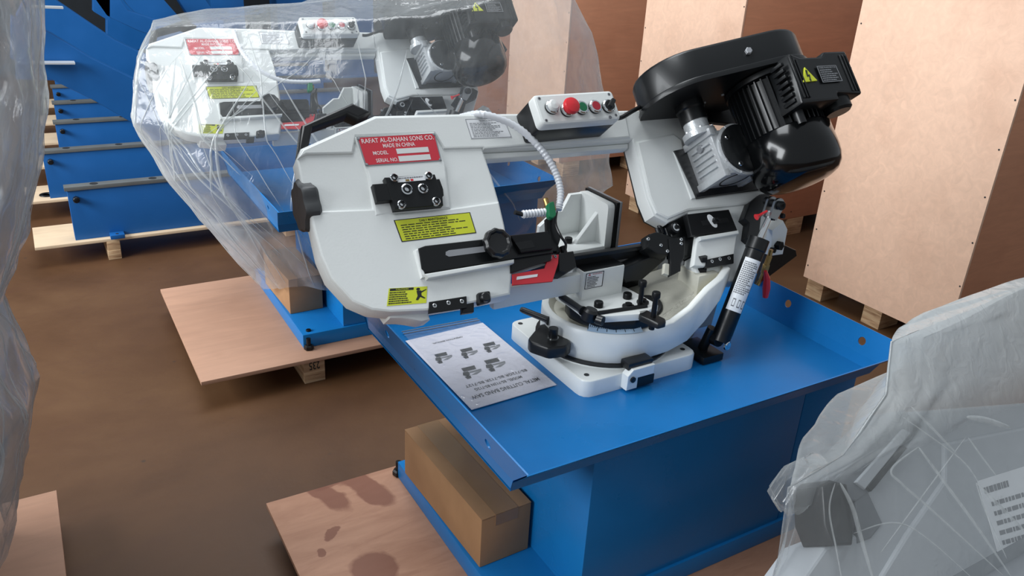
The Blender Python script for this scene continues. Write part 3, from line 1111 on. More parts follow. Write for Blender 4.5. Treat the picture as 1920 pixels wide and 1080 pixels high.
    # name plate
    sh = bsheet([(0.5579,0.3164),(0.7302,0.3122),(0.7274,0.2481),(0.5604,0.2526)], 0.0512)
    mb = MB()
    sh.plate(mb, 0.001, 0)
    sh.poly(mb, [(.015, .06), (.05, .03), (.95, .03), (.985, .07), (.985, .94), (.955, .98), (.03, .98), (.015, .94)], 0.0013, 1)
    for s_, x0, y0, x1, y1 in (('RAFAT AL-DAHAN SONS CO.', .045, .77, .965, .93), ('MADE IN CHINA', .29, .58, .70, .72), ('MODEL', .14, .35, .33, .48), ('SERIAL NO.', .15, .09, .43, .22)):
        sh.text(mb, s_, x0, y0, x1, y1, 0.0017, 2)
    sh.rect(mb, .44, .34, .86, .52, .0017, 3)
    sh.rect(mb, .44, .07, .86, .26, .0017, 3)
    for x, y in ((.02, .05), (.98, .05), (.02, .95), (.98, .95)):
        mb.lathe([(0.0028, 0), (0.0028, 0.001), (0, 0.0016)], sh(x, y, .0012), N, 8, 0)
    obj('name_plate', mb, ['dull_steel', 'label_red', 'white_ink', 'pale'], bow)
    # yellow instruction sticker
    sh = bsheet([(0.5883,0.1329),(0.7576,0.1284),(0.7581,0.0815),(0.5923,0.0856)], 0.0503)
    mb = MB()
    sh.plate(mb, 0.0004, 1)
    sh.rect(mb, .012, .035, .988, .965, .0007, 0)
    sh.text(mb, 'DAILY MAINTENANCE', .31, .80, .68, .91, .001, 1)
    sh.lines(mb, .06, .06, .95, .78, 7, .001, 1, .38, 5)
    obj('instruction_sticker', mb, ['label_yellow', 'ink'], bow)
    # caution sticker
    sh = bsheet([(0.5411,-0.0031),(0.6195,-0.0123),(0.6078,-0.0447),(0.5277,-0.0365)], 0.0503)
    mb = MB()
    sh.plate(mb, 0.0004, 0)
    sh.rect(mb, .03, .84, .64, .98, .0007, 1)
    sh.text(mb, 'CAUTION', .18, .87, .50, .95, .001, 0)
    sh.lines(mb, .03, .06, .63, .80, 6, .0008, 1, .5, 8)
    # warning pictogram: a worker at a machine
    sh.poly(mb, [(.76 + .05 * math.cos(a), .86 + .085 * math.sin(a)) for a in [2 * math.pi * k / 10 for k in range(10)]], .0008, 1)
    sh.poly(mb, [(.72, .76), (.84, .78), (.86, .5), (.78, .2), (.72, .22), (.76, .46)], .0008, 1)
    sh.poly(mb, [(.82, .7), (.97, .84), (.98, .8), (.84, .62)], .0008, 1)
    sh.poly(mb, [(.84, .5), (.97, .3), (.94, .27), (.80, .42)], .0008, 1)
    obj('caution_sticker', mb, ['label_yellow', 'ink'], bow)
    # data sticker on the beam
    sh = bsheet([(0.8107,0.3413),(0.908,0.3371),(0.9125,0.2882),(0.8113,0.2927)], 0.0493)
    mb = MB()
    sh.plate(mb, 0.0003, 0)
    sh.border(mb, 0.01, 0.022, 0.0006, 1, 1.8)
    sh.text(mb, 'TECHNICAL DATA', .33, .84, .66, .91, .0006, 1)
    sh.lines(mb, .08, .07, .93, .80, 10, .0006, 1, .4, 11)
    obj('data_sticker', mb, ['label_white', 'grey_ink'], bow)

    # blade tracking block
    mb = MB()
    mb.prism([(0.56,0.2077),(0.7043,0.2035),(0.706,0.1805),(0.7031,0.1665),(0.5588,0.17)], 0.048, 0.066, BOW, 0, 0.002)
    mb.prism([(0.5874,0.2184),(0.6959,0.2139),(0.699,0.1671),(0.6949,0.1451),(0.59,0.149)], 0.050, 0.068, BOW, 0, 0.002)
    trk = obj('tracking_block', mb, 'black_satin', t)
    for c, r in (('738,334.5', .0085), ('803,331', .0085), ('752,384.5', .0085), ('817,378.5', .0085), ('762,356', .0115), ('792,355', .0105)):
        pass
    for (u, v), r in zip([(0.6045,0.2135),(0.6791,0.2096),(0.6045,0.1557),(0.6794,0.1534),(0.6244,0.1862),(0.6586,0.1835)], (.0088, .0088, .0088, .0088, .0118, .0108)):
        mb = MB()
        mb.lathe([(r, 0), (r, .006), (r * .8, .0075), (r * .8, .004), (0, .004)], BOW(u, v, .0675), N, 20, 0)
        mb.lathe([(r * .72, 0), (r * .72, .005), (r * .45, .006), (r * .4, .002), (0, .002)], BOW(u, v, .0685), N, 14, 1)
        obj('screw', mb, ['chrome', 'black_oxide'], trk)
    sh = bsheet([(0.6109,0.215),(0.6712,0.2138),(0.6715,0.2025),(0.6113,0.2039)], 0.0685)
    mb = MB()
    sh.plate(mb, 0.0006, 0)
    sh.rect(mb, .28, .06, .42, .45, .0009, 1)
    sh.rect(mb, .46, .06, .56, .45, .0009, 2)
    sh.lines(mb, .05, .5, .95, .95, 1, .0009, 3, .5, 2)
    obj('setting_strip', mb, ['label_white', 'brass', 'red', 'grey_ink'], trk)

    # guide arm with its slot, knob and red guard
    mb = MB()
    armp = [(0.6184,0.0644),(0.6343,0.0677),(0.9217,0.057),(0.9174,0.0095),(0.6188,0.0136),(0.6133,0.0224)]
    mb.prism(armp, 0.050, 0.062, BOW, 0, 0.002)
    mb.prism([(0.6732,0.0481),(0.681,0.0504),(0.7629,0.0474),(0.759,0.0351),(0.6771,0.0372),(0.6712,0.0416)], 0.058, 0.0625, BOW, 1)
    mb.prism([(0.8216,0.0596),(0.9156,0.056),(0.9138,0.0157),(0.835,0.0181)], 0.060, 0.072, BOW, 2, 0.003)
    mb.prism([(0.8273,0.0413),(0.8678,0.0414),(0.8703,0.0253),(0.8335,0.0248)], 0.068, 0.0725, BOW, 0)
    mb.prism([(0.817,0.0148),(0.918,0.0113),(0.9111,-0.0048),(0.8067,-0.0168)], 0.020, 0.055, BOW, 0, 0.002)
    ga = obj('guide_arm', mb, ['black_satin', 'dull_steel', 'black_oxide'], t)
    (u, v), = [(0.7801,0.0426)]
    mb = MB()
    mb.lathe([(.012, 0), (.012, .012), (.027, .014), (.031, .020), (.031, .030), (.027, .035), (.023, .0345), (.020, .030), (.010, .029), (0, .029)], BOW(u, v, .060), N, 40, 0, lobes=10, lobe=0.035)
    obj('guide_knob', mb, 'black', ga)
    mb = MB()
    mb.prism([(0.8124,-0.0184),(0.8928,-0.0184),(0.9102,0.0081),(0.937,0.0065),(0.9291,-0.012),(0.9007,-0.0501),(0.8047,-0.042)], 0.046, 0.050, BOW, 0, 0.001)
    rg = obj('red_guard', mb, 'red_paint', ga, label='red blade guard plate')
    sh = bsheet([(0.8203,-0.0257),(0.8707,-0.0281),(0.8675,-0.0336),(0.8169,-0.0322)], 0.0506)
    mb = MB()
    sh.plate(mb, .0004, 0)
    obj('sticker', mb, 'label_white', rg)
    for u, v in [(0.9131,0.0024),(0.9256,0.0029)]:
        mb = MB()
        screw(mb, BOW(u, v, .050), N, .0035, .003, 0, 1, 8)
        obj('screw', mb, ['steel', 'ink'], rg)
    # left blade guide
    mb = MB()
    mb.prism([(0.9466,0.0972),(0.9698,0.0993),(0.9643,0.0758),(0.9612,0.0434),(0.9405,0.0164),(0.9248,0.0188),(0.9346,0.0547)], 0.020, 0.040, BOW, 0, 0.003)
    mb.prism([(0.9415,0.0113),(0.9804,0.0104),(0.9756,-0.0264),(0.9441,-0.0361),(0.9275,-0.0285)], 0.000, 0.045, BOW, 0, 0.003)
    c = BOW(*(0.9624,-0.0129), 0.035)
    lg = obj('blade_guide', mb, 'black_satin', t)
    for u, v in [(0.9469,0.0148),(0.9642,0.0121)]:
        mb = MB()
        screw(mb, BOW(u, v, .03), BOW.y, .0075, .016, 0, 1)
        obj('screw', mb, ['black_oxide', 'black'], lg)
    mb = MB()
    (u, v), = [(0.9482,-0.0327)]
    mb.lathe([(.009, 0), (.009, .006), (.0075, .007), (.0075, .009), (.009, .010), (.009, .018), (0, .018)], BOW(u, v, .035), BOW.y, 16, 0)
    obj('guide_roller', mb, 'steel', lg)
    mb = MB()
    mb.tube(smooth_path([BOW(*(0.9663,0.1053), .05), BOW(*(0.9516,0.0756), .052), BOW(*(0.953,0.0439), .055), BOW(*(0.9621,0.0263), .05), BOW(*(0.9567,0.0072), .04)], 6), .003, 8, 0)
    obj('coolant_tube', mb, 'black', lg)

    # hinge strips along the lower edge
    for pts_, n_sc in (([(0.6137,-0.0444),(0.695,-0.0468),(0.6889,-0.0705),(0.6059,-0.0672)], '815,573 840,568 866,564'), ):
        mb = MB()
        mb.prism(pts_, 0.048, 0.053, BOW, 0, 0.001)
        lo = obj('lower_plate', mb, 'black_satin', bow)
    for u, v in [(0.6224,-0.0538),(0.6526,-0.0537),(0.6816,-0.0557)]:
        mb = MB()
        screw(mb, BOW(u, v, .052), N, .0045, .002, 0, 1, 10)
        obj('screw', mb, ['chrome', 'ink'], bow)
    mb = MB()
    mb.prism([(0.6836,-0.0608),(0.71,-0.0611),(0.704,-0.0804),(0.6781,-0.0789)], 0.035, 0.048, BOW, 0, 0.002)
    obj('lower_block', mb, 'black_satin', bow)
    mb = MB()
    mb.prism(rounded([(0.7175,-0.0455),(0.7467,-0.0461),(0.7418,-0.0693),(0.7121,-0.0706)], .005, 3), 0.048, 0.060, BOW, 0, 0.003)
    (u, v), = [(0.7286,-0.059)]
    mb.lathe([(.010, 0), (.010, .010), (.008, .012), (0, .012)], BOW(u, v, .058), N, 18, 0)
    obj('cover_latch', mb, 'black', bow)

    # --- blade
    mb = MB()
    bl = [(0.965,1.372,0.8234),(1.2658,1.372,0.8174),(1.2698,1.372,0.7933),(0.9671,1.372,0.7999)]
    mb.prism([(x, z) for x, y, z in bl], -1.3729, -1.3715, FRONT, 0)
    mb.prism([(x, z + .006) for x, y, z in bl[:2]] + [(x, z - .004) for x, y, z in bl[:2]][::-1], -1.380, -1.365, FRONT, 1, .001)
    obj('blade', mb, ['black_oxide', 'black_satin'], t)

    # --- right blade guide
    mb = MB()
    mb.prism([(1.202,0.0211),(1.2254,0.0232),(1.2695,0.0033),(1.2676,-0.0169),(1.2344,-0.0375),(1.2042,-0.0288),(1.1833,-0.0096)], 0.004, 0.040, BOW, 0, 0.003)
    mb.prism([(1.2487,0.0006),(1.2991,-0.0012),(1.2747,-0.0505),(1.259,-0.0641),(1.2501,-0.0814),(1.2147,-0.0887),(1.2286,-0.0593)], 0.034, 0.044, BOW, 0, 0.002)
    mb.prism([(1.2696,0.0431),(1.3158,0.0578),(1.3384,0.0548),(1.3479,-0.0025),(1.3265,-0.0477),(1.3076,-0.068),(1.3037,-0.0497),(1.288,-0.0472),(1.2549,-0.0394),(1.2701,0.0128)], 0.004, 0.034, BOW, 0, 0.003)
    rgd = obj('right_guide', mb, 'black_satin', t)
    mb = MB()
    mb.prism([(1.2181,-0.0545),(1.2352,-0.0599),(1.2222,-0.087),(1.2053,-0.0776)], 0.028, 0.038, BOW, 0, 0.001)
    obj('wiper_tip', mb, 'cream_cast', rgd)
    (u, v), = [(1.2757,0.0234)]
    mb = MB()
    mb.lathe([(.0135, 0), (.0135, .014), (.011, .016), (.0095, .016)], BOW(u, v, .034), N, 22, 0)
    mb.lathe([(.0095, 0), (.0095, .002), (.0055, .0025)], BOW(u, v, .0485), N, 22, 1)
    mb.lathe([(.0055, 0), (.0055, .004), (0, .005)], BOW(u, v, .049), N, 12, 0)
    obj('bearing', mb, ['black_oxide', 'chrome'], rgd)
    for u, v in [(1.1911,0.0089),(1.221,-0.0115),(1.2817,-0.0069),(1.2774,-0.0171),(1.2335,-0.0281),(1.2268,-0.0789),(1.243,-0.0789)]:
        mb = MB()
        nn = .040 if u < 1.25 else .044
        screw(mb, BOW(u, v, nn - .001), N, .0042, .004, 0, 1, 10)
        obj('screw', mb, ['chrome', 'ink'], rgd)
    for u, v in [(1.2467,0.0254),(1.2561,0.0324),(1.2716,0.0219)]:
        mb = MB()
        mb.cyl(BOW(u, v - .012, .018), BOW(u, v + .012, .018), .006, 8, 0, bev=.001)
        obj('adjusting_screw', mb, 'black_oxide', rgd)
    # sloping bar from the right guide towards the vise
    mb = MB()
    pl = [(1.1238,1.36,0.7894),(1.2042,1.36,0.8023),(1.257,1.36,0.7997),(1.2525,1.36,0.7866),(1.187,1.36,0.7447),(1.1422,1.36,0.7456),(1.1233,1.36,0.7692)]
    mb.prism([(x, z) for x, y, z in pl], -1.39, -1.345, FRONT, 0, .004)
    obj('vise_screw', mb, 'black_satin', t)

    # --- right cover bracket with its tracking slot
    mb = MB()
    mb.prism([(1.3098,0.0477),(1.4443,0.043),(1.4474,-0.0127),(1.3018,-0.006)], 0.046, 0.062, BOW, 0, 0.002)
    mb.prism([(1.3433,0.0255),(1.4288,0.0225),(1.4306,0.011),(1.3446,0.0129)], 0.060, 0.0625, BOW, 1)
    sb = obj('slot_bracket', mb, ['black_oxide', 'black'], t)
    mb = MB()
    (u, v), = [(1.3779,0.0202)]
    wv = [(a * .009, b * .0185) for a, b in circle(0, 0, 1, 24)]
    ca, sa = math.cos(.35), math.sin(.35)
    mb.prism([(u + a * ca - b * sa, v + a * sa + b * ca) for a, b in wv], .062, .064, BOW, 0)
    mb.lathe([(.0085, 0), (.0085, .010), (.005, .011), (.005, .016), (0, .017)], BOW(u + .006, v - .002, .064), N, 6, 1)
    obj('washer_nut', mb, ['label_white', 'black_oxide'], sb)
    mb = MB()
    mb.prism([(1.319,-0.0125),(1.4496,-0.0158),(1.413,-0.0719),(1.3105,-0.0856),(1.279,-0.0779)], 0.044, 0.058, BOW, 0, .003)
    mb.prism([(1.3172,-0.0132),(1.4447,-0.0146),(1.4421,-0.0241),(1.3196,-0.023)], 0.050, 0.068, BOW, 0, .002)
    obj('guide_cover', mb, 'white', bow)
    mb = MB()
    mb.prism([(1.3224,-0.07),(1.4093,-0.0685),(1.3987,-0.0916),(1.3089,-0.0894)], 0.056, 0.062, BOW, 0, .001)
    lp = obj('lower_plate', mb, 'black_satin', bow)
    for u, v in [(1.3347,-0.0767),(1.3609,-0.0754),(1.3895,-0.0772)]:
        mb = MB()
        screw(mb, BOW(u, v, .061), N, .0045, .002, 0, 1, 10)
        obj('screw', mb, ['chrome', 'ink'], bow)

    # --- control box
    mb = MB()
    lid = [(0.9419,0.3472),(1.1482,0.3375),(1.1529,0.2712),(0.9375,0.2711)]
    u0 = (lid[0][0] + lid[3][0]) / 2
    u1 = (lid[1][0] + lid[2][0]) / 2
    v1 = (lid[0][1] + lid[1][1]) / 2
    v0 = (lid[2][1] + lid[3][1]) / 2
    mb.prism(rounded(rect(u0, v0, u1, v1), .008, 3), 0.050, 0.112, BOW, 0, .001)
    cb = obj('control_box', mb, 'black', t)
    mb = MB()
    mb.prism(rounded(rect(u0 - .001, v0 - .001, u1 + .001, v1 + .001), .012, 4), 0.112, 0.138, BOW, 0, .006)
    obj('box_lid', mb, 'white', cb)
    for a, b in ((.02, .1), (.98, .1), (.02, .92), (.98, .92)):
        mb = MB()
        screw(mb, BOW(u0 + (u1 - u0) * (a * .92 + .04), v0 + (v1 - v0) * (b * .9 + .04), .1375), N, .004, .001, 0, 1, 8)
        obj('screw', mb, ['dull_steel', 'ink'], cb)
    bpos = [(0.9734,0.3081),(1.0105,0.2993),(1.0497,0.302),(1.086,0.3023),(1.1224,0.3013)]
    kinds = (('lamp_lens', 'pale'), ('emergency_button', 'red'), ('start_button', 'green'), ('stop_button', 'dark_red'), ('rotary_switch', 'black'))
    for (u, v), (nm, mt) in zip(bpos, kinds):
        mb = MB()
        mb.lathe([(.0155, 0), (.0155, .005)], BOW(u, v, .138), N, 24, 1)
        mb.lathe([(.0155, 0), (.0155, .003), (.0135, .005), (.0125, .005)], BOW(u, v, .143), N, 24, 0)
        c0 = .1465
        if nm == 'lamp_lens':
            mb.lathe([(.0135, 0), (.0135, .006), (.010, .010), (0, .0115)], BOW(u, v, c0), N, 22, 2)
        elif nm == 'emergency_button':
            mb.lathe([(.011, 0), (.011, .008), (.0185, .010), (.0195, .015), (.017, .021), (.010, .0235), (0, .024)], BOW(u, v, c0), N, 28, 2)
        elif nm == 'rotary_switch':
            mb.lathe([(.012, 0), (.012, .004), (0, .004)], BOW(u, v, c0), N, 20, 2)
            f2 = Frame(BOW(u, v, c0), BOW.x * .7 + BOW.y * .71, BOW.y * .7 - BOW.x * .71, N)
            mb.prism(rounded(rect(-.012, -.0055, .012, .0055), .003, 2), .002, .015, f2, 2, .002)
        else:
            mb.lathe([(.0115, 0), (.0115, .002), (.0105, .003), (0, .003)], BOW(u, v, c0 - .001), N, 20, 2)
        obj(nm, mb, ['chrome', 'black', mt], cb)
    mb = MB()
    (u, v), = [(1.1203,0.2762)]
    mb.lathe([(.004, 0), (.004, .001), (0, .001)], BOW(u, v, .138), N, 10, 0)
    obj('small_hole', mb, 'grey_ink', cb)
    mb = MB()
    a = BOW(*(1.2021,0.3015), .08)
    mb.tube(smooth_path([a + Vector((-.02, 0, 0)), a, BOW(*(1.2557,0.3231), .07), BOW(*(1.3122,0.3394), .06), BOW(*(1.3643,0.3284), .05)], 6), .0055, 8, 0)
    obj('power_cable', mb, 'black', t)

    # --- drive: worm gearbox
    gu0, gu1, gv0, gv1, gn0, gn1 = 1.374, 1.521, 0.097, 0.222, 0.056, 0.158
    mb = MB()
    mb.prism([(1.3441,0.2136),(1.369,0.2157),(1.6355,0.2211),(1.6208,0.0852),(1.3617,0.0864)], 0.046, 0.057, BOW, 0, .001)
    obj('gasket_plate', mb, 'black', t)
    mb = MB()
    mb.box(gu0 + .006, gv0 + .006, gn0, gu1 - .006, gv1 - .006, gn1 - .006, BOW, 0, .005)
    for u in (gu0, gu1 - .018):
        for v in (gv0, gv1 - .018):
            mb.box(u, v, gn0, u + .018, v + .018, gn1, BOW, 0, .003)
    for k in range(5):        # cooling ribs on the left face
        vv = gv0 + .030 + k * .015
        mb.box(gu0 - .001, vv, gn0 + .016, gu0 + .010, vv + .005, gn1 - .018, BOW, 0, .001)
    for k in range(3):
        uu = gu0 + .03 + k * .03
        mb.box(uu, gv1 - .008, gn0 + .01, uu + .006, gv1 + .001, gn1 - .012, BOW, 0, .001)
    uc, vc = (gu0 + gu1) / 2 + .004, (gv0 + gv1) / 2
    mb.lathe([(.067, 0), (.067, .008), (.064, .010)], BOW(uc, vc, gn1 - .009), N, 40, 0)
    for k in range(8):
        a = math.pi / 8 + k * math.pi / 4
        mb.box(uc + .062 * math.cos(a) - .004, vc + .062 * math.sin(a) - .004, gn1 - .012, uc + .062 * math.cos(a) + .004, vc + .062 * math.sin(a) + .004, gn1 + .002, BOW, 0, .001)
    gb = obj('gearbox', mb, 'alu', t)
    mb = MB()
    mb.lathe([(.061, 0), (.061, .006), (.057, .008), (.034, .0075), (.029, .009), (0, .009)], BOW(uc, vc, gn1 + .001), N, 40, 0)
    obj('gearbox_cover', mb, 'black_satin', gb)
    for k in range(4):
        a = math.radians(45 + 90 * k + 10)
        mb = MB()
        screw(mb, BOW(uc + .050 * math.cos(a), vc + .050 * math.sin(a), gn1 + .006), N, .0062, .006, 0, 1, 12)
        obj('screw', mb, ['chrome', 'ink'], gb)
    mb = MB()        # open bore in the underside
    mb.lathe([(.040, 0), (.040, .002), (.036, .002), (.034, -.012), (0, -.012)], BOW(uc, gv0 + .007, (gn0 + gn1) / 2), -BOW.y, 32, 0)
    obj('bore', mb, 'black_oxide', gb)
    mb = MB()
    screw(mb, BOW(gu0 + .005, vc + .03, (gn0 + gn1) / 2), -BOW.x, .011, .006, 0, 1, 6)
    obj('oil_plug', mb, ['dull_steel', 'ink'], gb)
    mb = MB()
    wu, wn = 1.385, 0.112
    mb.lathe([(.040, 0), (.040, .014), (.030, .018), (.030, .050)], BOW(wu, gv1 - .006, wn), BOW.y, 32, 0)
    for k in range(6):
        a = k * math.pi / 3
        mb.lathe([(.004, 0), (.004, .004)], BOW(wu + .035 * math.cos(a), gv1 + .008, wn + .035 * math.sin(a)), BOW.y, 8, 0)
    obj('input_flange', mb, 'alu', gb)
    mb = MB()
    mb.lathe([(.033, 0), (.033, .030), (.036, .034), (.036, .060)], BOW(wu, gv1 + .034, wn), BOW.y, 32, 0)
    obj('input_neck', mb, 'black_satin', gb)

    # --- belt guard: oblong housing standing across the drive
    mu, mn_ = 1.560, 0.200
    GF = Frame(BOW(0, 0.305, 0), BOW.x, BOW.z, BOW.y)      # a = bow x, b = out of the bow, c = up the bow

    def oblong(r0, r1, n=18):
        c0, c1 = Vector((wu + .002, wn + .004)), Vector((mu, mn_))
        d = c1 - c0
        a = math.atan2(d.y, d.x)
        k = math.acos(max(-1, min(1, (r0 - r1) / d.length)))
        p = circle(c0.x, c0.y, r0, n, a + k, a + 2 * math.pi - k, False) + circle(c1.x, c1.y, r1, n, a - k, a + k, False)
        return p
    mb = MB()
    mb.prism(oblong(.120, .104), 0.010, 0.088, GF, 0, 0.010)
    mb.prism(oblong(.126, .110), 0.0, 0.014, GF, 0, 0.003)
    bg = obj('belt_guard', mb, 'black_satin', t, sharp=40)
    mb = MB()
    # hexagon headed bolt on the front of the guard
    a = Vector((wu - .034, wn + .119)); b = Vector((mu - .03, mn_ + .100))
    m_ = a.lerp(b, .60)
    dn = Vector((-(b - a).y, (b - a).x)).normalized()
    d3 = (BOW.x * dn.x + BOW.z * dn.y)
    mb.lathe([(.0088, -.004), (.0088, .006), (.007, .008), (0, .008)], GF(m_.x, m_.y, .045), d3, 6, 0)
    obj('guard_bolt', mb, 'dull_steel', bg)
    for k in range(4):
        mb = MB()
        mb.lathe([(.004, 0), (.004, .003), (0, .004)], GF(1.43 + .03 * k, .12 + .025 * (k % 2) + .01 * k, 0), -BOW.y, 8, 0)
        obj('screw', mb, 'dull_steel', bg)

    mb = MB()
    mb.prism([(1.5298,0.4127),(1.7307,0.4369),(1.7979,0.2387),(1.6718,0.1093),(1.6369,0.1586),(1.6298,0.2577),(1.4861,0.2804)], 0.046, 0.060, BOW, 0, .002)
    obj('motor_plate_bracket', mb, 'black_satin', t)

    # --- motor
    ax = -BOW.y
    top = BOW(mu, 0.303, mn_)
    mb = MB()
    mb.lathe([(.100, 0), (.100, .012), (.086, .016), (.086, .150)], top, ax, 40, 0)
    for k in range(40):       # cooling fins along the body
        a = 2 * math.pi * k / 40
        d = BOW.x * math.cos(a) + BOW.z * math.sin(a)
        tg = BOW.x * -math.sin(a) + BOW.z * math.cos(a)
        mb.prism(rect(-.0016, .016, .0016, .152), .080, .098, Frame(top, tg, ax, d), 0)
    mo = obj('motor', mb, 'black_satin', t)
    mb = MB()
    mb.lathe([(.102, .142), (.106, .146), (.107, .205), (.105, .225), (.099, .243), (.088, .256), (.072, .263), (.05, .266), (0, .267)], top, ax, 48, 0)
    obj('fan_cover', mb, 'black_gloss', mo, sharp=60)
    # terminal box
    tb0 = [(1.4882,0.3087),(1.6992,0.3073),(1.7039,0.1807),(1.4887,0.1797)]
    ua, ub = (tb0[0][0] + tb0[3][0]) / 2, (tb0[1][0] + tb0[2][0]) / 2
    vb, va = (tb0[0][1] + tb0[1][1]) / 2, (tb0[2][1] + tb0[3][1]) / 2
    dv = vb - va
    mb = MB()
    um = ua + (ub - ua) * .60
    mb.prism(rounded([(ua, va), (um, va + dv * .02), (um, va + dv * .16), (ub, va + dv * .10), (ub, vb), (um + .01, vb), (um - .005, vb - dv * .1), (ua + .05, vb - dv * .10), (ua + .02, vb)], .006, 2), 0.270, 0.335, BOW, 0, .006)
    mb.prism(rounded(rect(ua + .01, va + .01, um, vb - .02), .006, 2), 0.24, 0.30, BOW, 0)
    mb.cyl(BOW(um + .035, va + dv * .9, .292), BOW(um + .035, va - .012, .292), .034, 24, 0, bev=.006)
    for k in range(7):        # vents in the left cheek
        vv = va + .012 + k * (dv - .03) / 6.5
        mb.box(ua - .004, vv, .288, ua + .006, vv + .008, .322, BOW, 0, .001)
    for k in range(3):        # ribs
        mb.box(ub - .012 - k * .010, va + dv * .16, .333, ub - .008 - k * .010, vb - .012, .338, BOW, 0, .001)
        mb.box(ua + .010 + k * .009, va + .012, .333, ua + .014 + k * .009, vb - .012 - k * .004, .339, BOW, 0, .001)
    tbx = obj('terminal_box', mb, 'black_satin', mo)
    tri = [(1.5365,0.2669),(1.5609,0.2318),(1.5132,0.2299)]
    mb = MB()
    cxy = (sum(p[0] for p in tri) / 3, sum(p[1] for p in tri) / 3)
    mb.prism(tri, .335, .3385, BOW, 0, .0004)
    s_ = lambda px, py: (cxy[0] + px * .022, cxy[1] + py * .022)
    mb.prism([s_(-.15, .75), (s_(.1, .72)), s_(-.05, .2), s_(.25, .25), s_(.12, -.35), s_(.2, -.33), s_(.05, -.62), s_(-.08, -.28), s_(.0, -.3), s_(.08, .02), s_(-.25, -.02)], .338, .3392, BOW, 1)
    obj('shock_sign', mb, ['label_yellow', 'ink'], tbx)
    sh = bsheet([(1.5751,0.2676),(1.641,0.268),(1.6429,0.2266),(1.5747,0.2257)], .3345 + .004)
    mb = MB()
    sh.plate(mb, .0005, 0)
    sh.border(mb, .0, .03, .001, 1)
    sh.text(mb, 'THREE-PHASE MOTOR', .06, .84, .94, .93, .001, 1)
    sh.lines(mb, .08, .06, .95, .80, 6, .001, 1, .42, 21)
    obj('motor_plate', mb, ['ink', 'dull_steel'], tbx)
    mb = MB()
    a = BOW(ua + .03, va, .29)
    mb.cyl(a + BOW.y * .01, a - BOW.y * .03, .013, 12, 0)
    obj('cable_gland', mb, 'black', mo)

    # --- coolant hose with tap and nozzle
    hp = [BOW(u, v, n_) for (u, v), n_ in zip([(0.817,0.3555),(0.8514,0.3442),(0.9122,0.3035),(0.956,0.249),(0.9794,0.1946),(0.9814,0.144),(0.964,0.1027)], (.03, .06, .075, .075, .07, .065, .06))]
    hp[0] = BOW(*(0.8299,0.3697), .0)
    mb = MB()
    mb.tube(smooth_path(hp, 14), .0078, 10, 0, ripple=.10)
    hose = obj('coolant_hose', mb, 'hose', t)
    mb = MB()
    a, b = BOW(*(0.9538,0.1015), .06), BOW(*(0.8718,0.1046), .06)
    pts_ = [a.lerp(b, i / 22) for i in range(23)]
    mb.tube(pts_, .0085, 10, 0, ripple=.12)
    obj('nozzle', mb, 'hose', hose)
    mb = MB()
    mb.cyl(b, b + (b - a).normalized() * .018 + Vector((0, 0, .006)), .005, 8, 0)
    obj('nozzle_tip', mb, 'black', hose)
    mb = MB()
    mb.prism(rounded([(0.9312,0.1157),(0.9474,0.1187),(0.943,0.0867),(0.9322,0.0794),(0.923,0.0843)], .004, 2), .066, .080, BOW, 0, .002)
    obj('tap_lever', mb, 'green', hose, label='green tap lever')
    mb = MB()
    (u, v), = [(0.9365,0.1272)]
    mb.cyl(BOW(u, v - .014, .066), BOW(u, v + .004, .066), .006, 10, 0, bev=.001)
    mb.cyl(BOW(u - .006, v - .02, .062), BOW(u + .016, v - .022, .062), .009, 12, 0)
    obj('tap_body', mb, 'brass', hose)

    # --- lift cylinder
    a = Vector((1.3424,1.215,0.6107)); b = Vector((1.4533,1.25,0.8468))
    d = (b - a).normalized()
    mb = MB()
    mb.lathe([(.0225, 0), (.0225, .02), (.023, .022), (.023, (b - a).length - .03), (.025, (b - a).length - .028), (.025, (b - a).length), (.012, (b - a).length + .002)], a, d, 28, 0)
    mb.lathe([(.018, -.012), (.018, .016)], a + Vector((-.004, .014, .004)), (0, -1, .1), 20, 0)
    mb.box(a.x - .055, 1.205, 0.562, a.x + .01, 1.30, 0.582, mat=0, bev=.003)
    mb.cyl((a.x - .02, 1.25, .574), (a.x - .012, 1.235, .64), .012, 12, 0)
    lc = obj('lift_cylinder', mb, 'black_satin', t)
    mb = MB()
    mb.lathe([(.012, 0), (.012, .005), (.009, .007), (.006, .006), (0, .006)], a + Vector((.006, -.016, -.004)), (.2, -1, .1), 18, 0)
    obj('pivot_pin', mb, 'chrome', lc)
    # wrap-round printed label
    mb = MB()
    uo = d.cross(Vector((-.45, -1, .15))).normalized()
    fo = uo.cross(d).normalized()
    if fo.y > 0:
        fo = -fo
    L0, L1 = (b - a).length * .30, (b - a).length * .80
    P = lambda ang, h, r: a + d * h + (uo * math.sin(ang) + fo * math.cos(ang)) * r
    A0, A1 = -1.15, 0.75
    for i in range(10):
        t0, t1 = A0 + (A1 - A0) * i / 10, A0 + (A1 - A0) * (i + 1) / 10
        mb.add([P(t0, L0, .0236), P(t1, L0, .0236), P(t1, L1, .0236), P(t0, L1, .0236)], [(0, 1, 2, 3)], 0)
    rnd = random.Random(4)
    for k in range(17):
        h = L1 - .012 - k * (L1 - L0 - .05) / 17
        e = A0 + .12 + (A1 - A0 - .24) * rnd.uniform(.6, 1)
        q_ = A0 + .14
        while q_ < e:
            w = rnd.uniform(.08, .22)
            mb.add([P(q_, h, .0239), P(q_ + w, h, .0239), P(q_ + w, h + .003, .0239), P(q_, h + .003, .0239)], [(0, 1, 2, 3)], 1)
            q_ += w + .05
